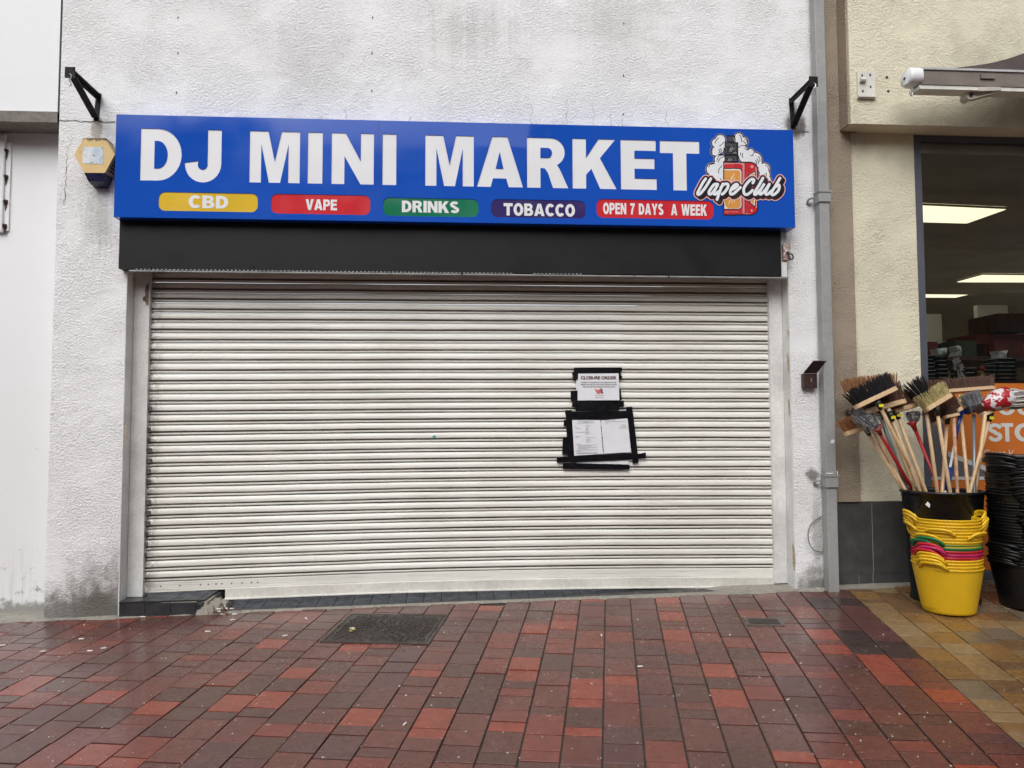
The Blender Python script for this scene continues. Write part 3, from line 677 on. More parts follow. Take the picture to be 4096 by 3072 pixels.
layer('screen_frame', [[(640,716)]+[(880+68*math.sin(R(a)), 785-69*math.cos(R(a))) for a in range(0,91,15)]+[(880+68*math.cos(R(a)), 1340+66*math.sin(R(a))) for a in range(0,91,15)]+[(640,1406)], [(1035,838),(1165,755),(1172,870),(1035,870)], [(1045,1235),(1172,1235),(1172,1372),(1085,1310)]], 7, BLK)
layer('screen_border', [[(650,732)]+[(880+54*math.sin(R(a)), 786-54*math.cos(R(a))) for a in range(0,91,15)]+[(880+54*math.cos(R(a)), 1342+50*math.sin(R(a))) for a in range(0,91,15)]+[(650,1392)], [(1060,838),(1155,780),(1155,870),(1060,870)], [(1070,1240),(1158,1240),(1158,1345),(1095,1300)]], 8, (.72,.68,.64))
for q_ in ([[(650,755)]+[(870+48*math.sin(R(a)), 800-46*math.cos(R(a))) for a in range(0,91,15)]+[(870+48*math.cos(R(a)), 1335+46*math.sin(R(a))) for a in range(0,91,15)]+[(720,1388),(670,1350),(650,1240)], [(1085,838),(1148,795),(1148,870),(1085,870)], [(1080,1240),(1138,1240),(1138,1320),(1100,1290)]]): layer('screen', [q_], 9, ORG)
layer('screen_shine', sum([stroke_polys(s, 5, 2) for s in ([(745,930),(770,850)],[(760,950),(812,800)],[(800,940),(825,880)],[(720,1315),(742,1250)],[(765,1285),(778,1245)],[(805,1285),(825,1240)])], []), 10, (.80,.66,.46))
script = [[(340,895),(290,965),(225,1090),(205,1135),(220,1158),(265,1128),(335,1040),(395,945),(425,895)],
 [(535,985),(480,990),(425,1060),(392,1120),(405,1152),(445,1135),(495,1070),(540,990)], [(540,985),(490,1090),(478,1145),(505,1150),(548,1110)],
 [(625,980),(575,1100),(528,1240)], [(592,1040),(650,985),(705,985),(705,1040),(655,1115),(612,1152)],
 [(752,1085),(820,1050),(868,1005),(845,985),(795,1020),(750,1100),(758,1150),(812,1135),(915,1038)],
 [(1122,965),(1140,915),(1095,905),(1025,970),(972,1060),(978,1138),(1022,1158),(1080,1122),(1115,1085)],
 [(1288,885),(1225,1000),(1152,1120),(1155,1158),(1190,1140),(1240,1080)], [(1305,990),(1245,1090),(1238,1148),(1275,1138),(1345,1060),(1395,985)], [(1395,985),(1345,1090),(1335,1148),(1372,1150),(1425,1100)],
 [(1572,885),(1505,1000),(1440,1105),(1432,1148),(1462,1162),(1530,1110),(1562,1040),(1548,995),(1500,1030)]]
off = lambda s, dx, dy: [(x+dx, y+dy) for x, y in s]
layer('script_halo', sum([stroke_polys(s, 68, 3)+stroke_polys(off(s,38,36), 64, 3) for s in script], []), 11, (.72,.55,.57))
layer('script_rim', sum([stroke_polys(s, 56, 3)+stroke_polys(off(s,38,36), 52, 3) for s in script], []), 12, (.33,.025,.03))
layer('script_shadow', sum([stroke_polys(s, 46, 3)+stroke_polys(off(s,38,36), 42, 3) for s in script], []), 13, BLK)
layer('script_lettering', sum([stroke_polys(s, 23, 4) for s in script], []), 14, (.76,.79,.83))

# ------------------------------------------------------------------ alarm box
ay = -.115; ac = crop(0, 400, 2.764)
ab = empty('alarm_box', at(378, 640, 0), 'faded yellow hexagonal alarm box with dark blue base left of the blue sign', 'alarm box')
hexp = [(820,605),(925,420),(1160,420),(1268,605),(1160,805),(935,805)]
front = [at(*ac(x,y), ay) for x, y in hexp]; cen = sum(front, Vector())/6
back = [Vector((cen.x+(p.x-cen.x)*1.03, -.002, cen.z+(p.z-cen.z)*1.03)) for p in front]
mid = [Vector((cen.x+(p.x-cen.x)*1.03, ay+.012, cen.z+(p.z-cen.z)*1.03)) for p in front]
YEL = NT('faded_yellow_plastic'); zc = YEL.n('ShaderNodeSeparateXYZ', _0=YEL.pos).outputs['Z']
YEL.set(Base_Color=YEL.mix(YEL.math('MULTIPLY', YEL.ramp(YEL.math('ADD', YEL.noise(38,5,.7), YEL.ramp(zc, cen.z+.07, cen.z+.13, 0, .28)), .66, .74), .9), YEL.mix(YEL.ramp(YEL.noise(6,3), .3, .7), (.70,.50,.22), (.62,.44,.19)), (.10,.06,.03)), Roughness=.55); YEL = YEL.m
NAVY = M('navy_lens', (.022,.021,.07), .28, .2, 12)
mb = MB(); mb.add(front+mid+back, [(5,4,3,2,1,0)]+[(i,(i+1)%6,6+(i+1)%6,6+i) for i in range(6)]+[(6+i,6+(i+1)%6,12+(i+1)%6,12+i) for i in range(4)]+[(11,6,12,17)])
mb.build('casing', YEL, ab)
bl, br = front[5], front[4]; dz_ = .075
low = [Vector((bl.x+.018, ay+.02, bl.z-.055)), Vector((br.x-.018, ay+.02, bl.z-.055)), Vector((br.x-.02, -.002, bl.z-.075)), Vector((bl.x+.02, -.002, bl.z-.075))]
top = [bl+Vector((-.002,.001,-.001)), br+Vector((.002,.001,-.001)), Vector((br.x+.006,-.002,br.z)), Vector((bl.x-.006,-.002,bl.z))]
mb = MB(); mb.hexa(low, top); mb.build('strobe_lens', NAVY, ab)
for k in range(5):      # louvres on the lower right flank
    t_ = .15+k*.16; a = mid[3].lerp(mid[4], t_); b = back[3].lerp(back[4], t_); mb = MB(); mb.bar(a+Vector((.004,.01,-.003)), b+Vector((.004,-.01,-.003)), .006, .008); mb.build('louvre', IRON, ab)
s0 = at(*ac(912,702), ay-.002); s1 = at(*ac(1145,522), ay-.002); STK = NT('worn_sticker')
STK.set(Base_Color=STK.mix(STK.ramp(STK.noise(26,5,.7), .58, .66), STK.mix(STK.ramp(STK.noise(12,2), .4, .6), (.66,.69,.72), (.42,.52,.62)), (.09,.08,.08)), Roughness=.5)
mb = MB(); mb.box(s0.x, s1.x, ay-.002, ay-.0002, s0.z, s1.z); stk = mb.build('sticker', STK.m, ab)
c = at(*ac(1036,607), ay-.003); mb = MB(); mb.tube([(c.x, ay-.0022, c.z),(c.x, ay-.004, c.z)], .012, 14); mb.build('sticker_ring', SIGNW, stk)
mb = MB(); mb.tube([(c.x, ay-.0042, c.z),(c.x, ay-.006, c.z)], .0045, 10); mb.build('screw', IRON, ab)

# ------------------------------------------------------------------ hanging-basket brackets
STEEL = M('hook_steel', (.38,.37,.36), .35, .2, 30, metal=.8)
def bracket(top, bottom, L, label):
    e = empty('hanging_bracket', bottom, label, 'bracket', 'iron brackets either side of the sign')
    t = Vector(top); b = Vector(bottom); tip = t+Vector((0,-L,0)); sy = Vector((0,-.012,0))
    mb = MB(); mb.bar(t+Vector((0,0,.02)), b+Vector((0,0,-.02)), .035, .012, (0,-1,0)); mb.build('wall_plate', IRON, e)
    mb = MB(); mb.bar(t+sy, tip, .045, .010); mb.bar(t+sy+Vector((-.012,0,-.014)), tip+Vector((-.012,0,-.014)), .006, .028); mb.build('arm', IRON, e)
    mb = MB(); mb.bar(b+sy, tip+Vector((0,.04,-.03)), .046, .012); mb.build('brace', IRON, e)
    mb = MB(); mb.box(tip.x-.032, tip.x+.032, tip.y-.008, tip.y, tip.z-.055, tip.z+.018); mb.build('end_plate', IRON, e)
    h = tip+Vector((.004,-.006,-.05)); mb = MB(); mb.tube(smooth_line([h+Vector((-.006,0,.02)),h+Vector((.008,-.004,.012)),h+Vector((.006,-.006,-.012)),h+Vector((-.004,-.006,-.02)),h+Vector((.008,-.004,-.045)),h+Vector((.004,0,-.062)),h+Vector((-.010,0,-.052))],4), .004, 6); mb.build('hook', STEEL, e)
bracket(at(396,385), at(385,472), .41, 'black iron bracket with hook above the yellow alarm box')
bracket(at(3164,404), at(3172,505), .37, 'black iron bracket with hook at the sign end beside the drainpipe')

# ------------------------------------------------------------------ left neighbour
LY = .2
lb = empty('neighbour_building', (-3.6, .2, 0), 'smooth white painted building at the left edge of the photo', 'building')
mb = MB(); zl0, zl1 = at(120,488,-.01).z, at(120,445,-.01).z
mb.box(-9, WXL-.032, .035, .5, zl0+.012, WTOP); mb.build('upper_wall', SMOOTH, lb)
mb = MB(); mb.box(-9, WXL-.004, LY, .6, -.6, zl0+.011); mb.build('wall', SMOOTH, lb)
LEDGE = make_brick('weathered_stone', (.20,.185,.165), 0, 0, (.7,.95), 1.0)
mb = MB(); nx = 40
top_, fr_, bo_ = [], [], []
for i in range(nx+1):
    x = -6+(WXL-.008+6)*i/nx; k = mnoise.noise(Vector((x*6,1,1)))*.006
    top_ += [(x,-.012+k,zl1+k)]; fr_ += [(x,-.012+k*1.4,zl0+k)]; bo_ += [(x,LY+.01,zl0-.004)]
mb.add(top_+fr_+bo_+[(x,.05,z+.004) for x,y,z in top_], [(i,nx+1+i,nx+2+i,i+1) for i in range(nx)]+[(nx+1+i,2*nx+2+i,2*nx+3+i,nx+2+i) for i in range(nx)]+[(3*nx+3+i,i,i+1,3*nx+4+i) for i in range(nx)])
mb.build('ledge', LEDGE, lb)
GAP = M('dark_joint', (.05,.048,.045), .9)
mb = MB(); mb.box(WXL-.0315, WXL-.0005, .034, .4, zl0+.012, WTOP); mb.build('movement_joint', GAP, lb)
a = at(165,2440,.03)
# white framed sign case fixed to it at the picture's edge
fc = crop(0, 400, 2.764); FY = .168
sc = empty('sign_case', at(0,900,LY), 'white sign case with rusty fixings cut off by the left picture edge', 'sign case')
WPL = M('white_frame_paint', (.74,.75,.77), .35, .05, 5)
x1 = at(*fc(40,900), FY).x; za, zb2 = at(*fc(0,372), FY).z, at(*fc(0,1460), FY).z
for nm, bx in (('frame_stile', (x1-.045, x1, FY, LY-.002, zb2, za)), ('frame_rail', (x1-1.2, x1-.0455, FY, LY-.002, za-.045, za)), ('frame_rail', (x1-1.2, x1-.0455, FY, LY-.002, zb2, zb2+.045)), ('case_panel', (x1-1.2, x1-.046, FY+.02, LY-.004, zb2+.0455, za-.0455))):
    mb = MB(); mb.box(*bx); o = mb.build(nm, WPL, sc); bv = o.modifiers.new('b', 'BEVEL'); bv.width = .008; bv.segments = 2
x2, x3 = at(*fc(52,900), LY-.02).x, at(*fc(104,900), LY-.02).x
mb = MB(); mb.box(x1+.001, x3, LY-.014, LY-.001, at(*fc(80,1450),LY).z, at(*fc(80,470),LY).z); strip = mb.build('fixing_strip', SMOOTH, sc)
RUST = M('rust', (.085,.045,.03), .8, .6, 60)
for x, y in ((70,560),(66,845),(62,1120),(52,1388)):
    p = at(*fc(x,y), LY-.02); mb = MB(); mb.tube([(p.x,LY-.014,p.z),(p.x,LY-.03,p.z)], [.016,.012], 6); mb.tube([(p.x,LY-.03,p.z),(p.x,LY-.045,p.z-.004)], .006, 6); mb.build('bolt', RUST, sc)
    mb = MB(); mb.add([(p.x-.012,LY-.0155,p.z),(p.x+.014,LY-.0155,p.z+.004),(p.x+.006,LY-.0155,p.z-.05),(p.x-.002,LY-.0155,p.z-.075)], [(0,3,2,1)]); mb.build('rust_run', RUST, sc)

# ------------------------------------------------------------------ drainpipe
PY = -.105
pxr = (at(3297,0,PY).x+at(3359,2355,PY).x)/2; pw = .078
pipe = empty('drainpipe', (pxr-pw/2, PY+.04, gz(pxr,PY)), 'square grey metal drainpipe between the white shop and the cream building', 'drainpipe')
mb = MB(); mb.box(pxr-pw, pxr, PY, PY+.082, gz(pxr,PY)-.05, WTOP); o = mb.build('pipe', GREYP, pipe); bv = o.modifiers.new('b','BEVEL'); bv.width = .006; bv.segments = 2
for (y0, y1) in ((762,808), (1900,1952)):
    z1, z0 = at(3310,y0,PY-.01).z, at(3310,y1,PY-.01).z
    mb = MB(); mb.box(pxr-pw-.010, pxr+.010, PY-.012, PY+.078, z0, z1); o = mb.build('pipe_collar', GREYP, pipe); bv = o.modifiers.new('b','BEVEL'); bv.width = .005; bv.segments = 1
    mb = MB(); mb.box(pxr-pw-.014, pxr+.014, PY-.018, PY+.070, z1-.012, z1+.001); mb.build('collar_lip', GREYP, pipe)
    mb = MB(); mb.tube(smooth_line([(pxr-pw-.011,PY+.06,z0+.05),(pxr-pw-.045,PY+.07,z0+.045),(pxr-pw-.05,PY+.095,z0+.02),(pxr-pw-.02,PY+.09,z0+.012)],4), .008, 6); mb.build('fixing_lug', GREYP, pipe)
    mb = MB(); mb.box(pxr+.010, pxr+.055, PY+.085, PY+.10, z0+.015, z0+.04); mb.build('fixing_lug', GREYP, pipe)
p = at(3330,1765,PY-.002); mb = MB(); mb.hexa([(p.x-.016,PY-.003,p.z-.014),(p.x+.008,PY-.003,p.z-.016),(p.x+.008,PY-.0005,p.z-.016),(p.x-.016,PY-.0005,p.z-.014)], [(p.x-.008,PY-.003,p.z+.012),(p.x+.018,PY-.003,p.z+.012),(p.x+.018,PY-.0005,p.z+.012),(p.x-.008,PY-.0005,p.z+.012)]); mb.build('paper_scrap', PAPER, pipe)
# loose cable looping off the wall
pts = [at(x,y,-.02-.02*(i in (2,3))) for i,(x,y) in enumerate(((3296,2060),(3250,2090),(3233,2130),(3238,2175),(3262,2203),(3298,2208)))]
mb = MB(); mb.tube(smooth_line(pts,6), .0035, 6); tag(mb.build('loose_cable', M('grey_cable', (.10,.10,.10), .6)), 'thin dark loop of loose cable sticking out beside the drainpipe foot', 'cable')
# wall ashtray with its lid up
p = at(3240,1525,-.04); wa = empty('wall_ashtray', (p.x,0,p.z), 'rusty brown wall ashtray with raised lid beside the drainpipe', 'ashtray')
RBR = M('rusted_brown_steel', (.040,.018,.014), .5, .4, 25, .2, 80)
x0, x1 = at(3216,1550,-.05).x, at(3270,1550,-.05).x; z0, z1 = at(3240,1552,-.05).z, at(3240,1494,-.05).z
mb = MB(); mb.box(x0, x1, -.05, -.002, z0, z1); o = mb.build('ash_box', RBR, wa); bv = o.modifiers.new('b','BEVEL'); bv.width = .003
mb = MB(); mb.hexa([(x0,-.046,z1+.001),(x1,-.046,z1+.001),(x1,-.042,z1+.005),(x0,-.042,z1+.005)], [(x0+.035,-.14,z1+.085),(x1+.03,-.14,z1+.085),(x1+.03,-.138,z1+.089),(x0+.035,-.138,z1+.089)]); lid = mb.build('lid', RBR, wa)
mb = MB(); mb.box(x0+.052, x0+.062, -.053, -.050, z0+.045, z0+.075); mb.build('keyhole_plate', STEEL, wa)

# ------------------------------------------------------------------ cream building on the right
cb = empty('cream_building', (3.4, .1, 0), 'cream rendered building with brown strip and dark tiled plinth at right', 'building')
CY = .06; FYc = -.12
xb0 = WXR+.001; xbr = (at(3425,1700,CY).x+at(3410,1000,CY).x)/2; xw0 = at(3668,1000,CY).x; XE = 9.0
zf0 = at(3404,494,FYc).z; xf0 = at(3397,250,FYc).x; zd = at(3500,2005,CY).z
mb = MB(); mb.box(xb0, xf0+.13, .03, .5, zf0-.001, WTOP); mb.box(xb0, xbr, .031, .5, zd, zf0-.0015); mb.build('brown_strip', BROWN, cb)
mb = MB(); mb.box(xf0, XE, FYc, .62, zf0, WTOP); mb.build('fascia', CREAM, cb)
mb = MB(); mb.box(xf0-.012, xf0-.0005, FYc+.02, .029, zf0+.002, WTOP); mb.build('fascia_side', BROWN, cb)
mb = MB(); mb.box(xbr+.0005, xw0, CY, .5, zd, zf0-.002); mb.build('wall', CREAM, cb)
# plinth tiles
PT = M('slate_tile', (.060,.060,.060), .5, .22, 7, .25, 50, fine=.1)
xs = [xb0, xb0+.24, at(3493,2200,CY).x, xw0+.12]; zj = at(3500,2295,CY).z
for a_, b_ in zip(xs[:-1], xs[1:]):
    pass
cols = [(xb0, at(3491,2200,CY-.012).x), (at(3494,2200,CY-.012).x, xw0)]
for a_, b_ in cols:
    mb = MB(); mb.box(a_, b_-.0015, CY-.012, .4, zj+.0025, zd-.001); mb.build('plinth_tile', PT, cb)
cols = [(xb0, at(3436,2300,CY-.012).x), (at(3438,2300,CY-.012).x, at(3491,2300,CY-.012).x), (at(3494,2300,CY-.012).x, xw0)]
for a_, b_ in cols:
    mb = MB(); mb.box(a_, b_-.0015, CY-.012, .4, gz(a_,0)-.2, zj-.0005); mb.build('plinth_tile', PT, cb)
GROUT = M('grout', (.22,.22,.21), .8); mb = MB(); mb.box(xb0+.001, xw0-.001, CY-.009, .35, -.1, zd-.006); mb.build('grout', GROUT, cb)
# awning wall plate
AC = crop(3000, 0, 1.843); AP = FYc
IVORY = M('ivory_paint', (.66,.65,.60), .4, .1, 8, .1, 40, fine=.05)
p0 = at(*AC(793,725), AP-.01); p1 = at(*AC(915,532), AP-.01)
wp = empty('awning_wall_plate', p0, 'small ivory wall plate with bolt holes left of the awning', 'wall plate')
mb = MB(); mb.box(p0.x, p1.x, AP-.022, AP-.001, p0.z, p1.z); mb.box(p0.x-.004, p1.x+.004, AP-.03, AP-.0225, p0.z+.005, p0.z+.02); o = mb.build('plate', IVORY, wp)
for x, y in ((826,557),(886,553),(889,640),(832,672)):
    c = at(*AC(x,y), AP-.023); mb = MB(); mb.tube([(c.x-.006,c.y,c.z),(c.x+.006,c.y,c.z)], .010, 8); mb.v = [(a, AP-.0225-(.0012 if (b-c.y) < 0 else 0), d) for a,b,d in mb.v]; mb.build('bolt_hole', M('dark_slot', (.045,.03,.025), .8), wp)
c = at(*AC(830,590), AP-.03); mb = MB(); mb.tube([(c.x-.022,AP-.034,c.z),(c.x+.022,AP-.034,c.z)], .018, 10); mb.build('hook_roll', IVORY, wp)
for x, y in ((1010,570),(1020,672)):
    c = at(*AC(x,y), AP-.002); mb = MB(); mb.tube([(c.x,AP-.001,c.z),(c.x,AP-.004,c.z)], [.012,.006], 7); mb.build('filled_hole', RUST, cb)
# awning
BY = -.42; AQ = crop(3500, 150, 3.711)
P_ = lambda x, y, d=0.0: at(*AQ(x,y), BY+d)
aw = empty('awning', P_(600,640), 'brown fabric awning with ivory front bar and white end cap above the window', 'awning')
bl_, br_ = P_(690,640), P_(2212,690); XR = 7.5
zc_ = lambda x: bl_.z+(br_.z-bl_.z)*(x-bl_.x)/(br_.x-bl_.x)*.0
hx = P_(690,440).z-P_(690,760).z
zt0, zb0 = P_(690,455).z, P_(640,760).z
BRONZE = M('bronze_bar', (.19,.16,.14), .45, .12, 5, .05, 30, fine=.04)
mb = MB(); mb.box(bl_.x, XR, BY, BY+.10, zb0+.055, zt0-.012); mb.build('front_bar', BRONZE, aw)
mb = MB(); mb.box(bl_.x-.01, XR, BY-.012, BY+.09, zb0+.028, zb0+.054); mb.build('bar_trim', BRONZE, aw)
mb = MB(); mb.box(bl_.x-.02, XR, BY-.006, BY+.10, zb0-.002, zb0+.026); mb.build('bar_lip', IVORY, aw)
mb = MB(); mb.box(bl_.x, XR, BY-.010, BY+.09, zt0-.0115, zt0+.004); mb.build('bar_cap', M('pale_alloy', (.55,.55,.55), .35, .1, 6, metal=.3), aw)
mb = MB(); mb.box(P_(1560,640).x, P_(1770,640).x, BY-.014, BY-.0005, zb0+.085, zt0-.035); mb.build('bar_clip', BRONZE, aw)
mb = MB(); xc0, xc1 = P_(500,600).x, P_(682,560).x; zc0, zc1 = P_(600,690).z, P_(600,448).z
ring = []; prof_c = [(-.035,.35),(-.02,.10),(.02,0),(.085,.02),(.115,.22),(.118,.6),(.10,.88),(.06,1),(.0,1),(-.03,.8)]
for x, k in ((xc0,.80),(xc0+.012,.95),(xc0+.03,1),(xc1,1)):
    ring += [(x, BY+.04+(dy-.04)*k, zc0+(zc1-zc0)*(.5+(tz-.5)*k)) for dy, tz in prof_c]
nn = len(prof_c); mb.add(ring, [(i_*nn+k, i_*nn+(k+1)%nn, (i_+1)*nn+(k+1)%nn, (i_+1)*nn+k) for i_ in range(3) for k in range(nn)]+[tuple(range(nn-1,-1,-1)), tuple(3*nn+k for k in range(nn))])
o = mb.build('end_cap', WPL, aw, True); o.data.set_sharp_from_angle(angle=R(50))
mb = MB(); mb.tube([(xc0-.004, BY+.05, (zc0+zc1)/2), (xc0+.002, BY+.05, (zc0+zc1)/2)], .011, 12); mb.build('cap_plug', BLACKPL, o)
c = P_(538,815); mb = MB(); mb.tube([c+Vector((.012*math.cos(R(a)),.0,.024*math.sin(R(a)))) for a in range(0,361,30)], .004, 6); mb.build('eyelet', STEEL, aw)
# folding arm end below the bar
ARM = M('arm_ivory', (.50,.47,.41), .4, .15, 8, fine=.05)
a0, a1 = P_(1380,880,.06), P_(1750,790,.03)
mb = MB(); mb.tube([a0+Vector((0,-.03,0)), a0+Vector((0,.05,0))], .032, 14); mb.bar(a0+Vector((.02,0,0)), a1, .05, .055); mb.bar(P_(1500,790,.02), P_(1830,780,.02), .06, .03); mb.build('folding_arm', ARM, aw)
mb = MB(); mb.tube([a0+Vector((0,-.031,0)), a0+Vector((0,-.045,0))], .013, 8); mb.build('arm_pin', IRON, aw)
mb = MB(); mb.bar(a1+Vector((.02,.05,.02)), Vector((a1.x+1.6, FYc-.01, a1.z+.12)), .04, .045); mb.build('folding_arm', ARM, aw)
CLOTH = M('brown_awning_cloth', (.050,.036,.035), .85, .12, 5, .2, 200)
edge = [P_(x,y) for x, y in ((700,508),(860,485),(1020,455),(1180,440),(1400,395),(1700,335),(1950,285),(2212,215))]
vs = []; ne = 14
E0 = Vector((bl_.x+.02, BY+.02, zt0-.02))
wall_e = Vector((bl_.x+1.35, FYc-.02, P_(2212,215).z+.27))
for i in range(ne+1):
    t_ = i/ne; e0 = E0.lerp(wall_e, t_); e0.z -= .05*math.sin(math.pi*t_)-.006*math.sin(9*t_)
    for j in range(13):
        x = e0.x+(XR-e0.x)*j/12; vs.append((x, e0.y, e0.z-.03*math.sin(math.pi*j/12)*math.sin(math.pi*t_)))
mb = MB(); mb.add(vs, [(i*13+j, i*13+j+1, (i+1)*13+j+1, (i+1)*13+j) for i in range(ne) for j in range(12)])
o = mb.build('cloth', CLOTH, aw, True); sf = o.modifiers.new('s','SOLIDIFY'); sf.thickness = .003
mb = MB(); mb.tube([(wall_e.x-.02, FYc-.06, wall_e.z),(XR, FYc-.06, wall_e.z)], .055, 14); mb.build('roller', BRONZE, aw)

# ------------------------------------------------------------------ shop window and the room behind it
WY = CY+.03
win = empty('shop_window', (xw0+.5, WY, 0), 'large grey framed shop window behind the brooms', 'window')
FRAME = M('slate_frame', (.085,.092,.115), .4, .08, 6)
zw1 = zf0-.0025; zw0 = .12; xg0 = at(3692,1000,WY-.01).x
zfr = at(3750,566,WY-.02).z
mb = MB(); mb.box(xw0+.0015, xg0, WY-.025, WY+.06, zw0, zw1); mb.build('frame_stile', FRAME, win)
mb = MB(); mb.box(xg0+.0005, XE, WY-.025, WY+.06, zfr, zw1); mb.build('frame_head', FRAME, win)
mb = MB(); mb.box(xg0+.0005, XE, WY-.03, WY+.06, zw0-.1, zw0+.03); mb.build('frame_sill', FRAME, win)
mb = MB(); mb.box(xg0-.002, XE, WY+.01, WY+.016, zw0+.02, zfr+.005); mb.build('pane', GLASS, win)
mb = MB(); mb.box(xw0, XE, CY+.02, .5, -.6, zw0-.102); mb.build('stall_riser', PT, win)
# orange poster on the glass
pc = crop(3300, 1500, 2.779); py_ = WY+.008
POS = M('poster_orange', (.50,.135,.018), .45, .04, 3); PGR = M('poster_grey', (.115,.115,.125), .5, .04, 3); PLT = M('poster_pale', (.55,.54,.52), .5, .03, 3)
za, zb3 = at(*pc(2000,92), py_).z, zw0+.035
x0 = xg0+.001
mb = MB(); mb.box(x0, XE-.1, py_, py_+.001, zb3, za); pos = mb.build('poster', POS, win)
qd = lambda pts, y: [Vector((at(*pc(a,b), y).x, y, at(*pc(a,b), y).z)) for a, b in pts]
gp = qd([(1130,90),(1340,330),(1330,850),(1120,1130),(1110,1130),(1110,90)], py_-.001)
gp2 = qd([(1340,850),(1800,1050),(2212,1230),(2212,1160),(1340,1130)][0:1]+[(2212,1195),(2212,1150),(1340,1140)], py_-.001)
def flatpoly(name, pts, mat, par): mb = MB(); mb.add(pts, [tuple(range(len(pts)))]); return mb.build(name, mat, par)
flatpoly('poster_panel', qd([(1320,860),(1320,1135),(2600,1135),(2600,1380)][0:3]+[(2600,1370)], py_-.001) if False else qd([(1115,400),(1115,1135),(2100,1135),(1360,850),(1300,400)], py_-.001), PGR, pos)
flatpoly('poster_line', qd([(1370,850),(1370,905),(2300,1265),(2300,1210)], py_-.002), PLT, pos)
flatpoly('poster_line', qd([(1170,1130),(1170,1165),(2300,1165),(2300,1130)], py_-.0025), PLT, pos)
def bold(ch, x0, x1, y0, y1, y, mat, par, thin=.62):
    hw = .105; wd = {'O': .84, 'U': .72, 'S': .66, 'T': .64}[ch]
    if ch == 'O': ps = stroke_polys(arc(.42,.5,.42-hw,.5-hw,0,360,20), hw, 2)
    elif ch == 'U': ps = stroke_polys([(hw,.95),(hw,.6)]+arc(.36,.40,.36-hw,.40-hw,180,360,12)+[(.72-hw,.6),(.72-hw,.95)], hw, 2)
    elif ch == 'S': ps = stroke_polys(arc(.33,.72,.23,.175,25,260,14)+arc(.33,.28,.23,.175,80,-155,14), hw*.95, 2)
    else: ps = [[(0,1),(0,.8),(.64,.8),(.64,1)], [(.215,.81),(.215,0),(.425,0),(.425,.81)]]
    a = at(*pc(x0,y1), y); b = at(*pc(x1,y0), y)
    flat('letter', union2d([[(a.x+(b.x-a.x)*p[0]/wd, a.z+(b.z-a.z)*p[1]) for p in q_] for q_ in ps]), y, mat, par)
bold('S',1815,1965,535,742,py_-.0015,PLT,pos); bold('T',1960,2090,535,742,py_-.0015,PLT,pos); bold('O',2110,2330,535,742,py_-.0015,PLT,pos)
bold('O',1925,2110,270,447,py_-.0015,PLT,pos); bold('U',2140,2300,270,447,py_-.0015,PLT,pos)
def text(body, size, loc, mat, par, name='lettering', align='CENTER', offset=0.0, sx=1.0, shear=0.0):
    cu = bpy.data.curves.new('t', 'FONT'); cu.body = body; cu.size = size; cu.align_x = align; cu.offset = offset; cu.shear = shear
    to = bpy.data.objects.new('t', cu); COL.objects.link(to); dg = bpy.context.evaluated_depsgraph_get(); dg.update()
    me = bpy.data.meshes.new_from_object(to.evaluated_get(dg)); bpy.data.objects.remove(to)
    me.transform(Matrix.Translation(loc) @ Matrix.Rotation(R(90),4,'X') @ Matrix.Diagonal((sx,1,1,1)))
    return put(name, me, par, mat)
p = at(*pc(1750,905), py_-.002); text('Great V', .075, p, PLT, pos, align='LEFT', shear=.3)
# the room
room = empty('shop_interior', (6, 4, 0), 'dim shop interior seen through the window with dark ceiling', 'room')
CZr = CAM.z+2.15
DARK = M('dim_ceiling', (.80,.75,.66), .9, .1, 2); WALLI = M('dim_wall', (.62,.56,.45), .9, .15, 1); FLOORI = M('vinyl_floor', (.5,.47,.42), .5, .1, 3); PALEI = M('pale_partition', (.75,.75,.74), .8, .06, 2)
for nm, b_, mt in (('ceiling', (xw0-.3,14,.11,10,CZr,CZr+.1), DARK), ('floor', (xw0-.3,14,.16,10,-.1,.02), FLOORI), ('back_wall', (xw0-.3,14,9,9.1,.021,CZr-.001), WALLI), ('side_wall', (xw0-.4,xw0-.3,.51,9,.021,CZr-.001), WALLI), ('side_wall', (13,13.1,.51,8.99,.021,CZr-.001), WALLI)):
    mb = MB(); mb.box(*b_); mb.build(nm, mt, room)
for y0 in (1.0, 3.1, 5.9):
    mb = MB(); mb.box(xw0-.2, 12.9, y0, y0+.22, CZr-.045, CZr-.001); mb.build('ceiling_beam', DARK, room)
p0 = at(3860,1200,6.0); p1 = at(4030,1480,6.0); mb = MB(); mb.box(at(3910,1200,6).x, at(4030,1200,6).x, 6, 6.1, .02, at(3910,1220,6).z); mb.build('partition', PALEI, room)
mb = MB(); mb.box(at(3700,1200,7).x, at(3764,1200,7).x, 7, 7.1, .02, at(3700,1255,7).z); mb.build('partition', PALEI, room)
PANEL = emit('light_panel', (1,.9,.62), 1.6); LFR = M('panel_frame', (.35,.33,.28), .5)
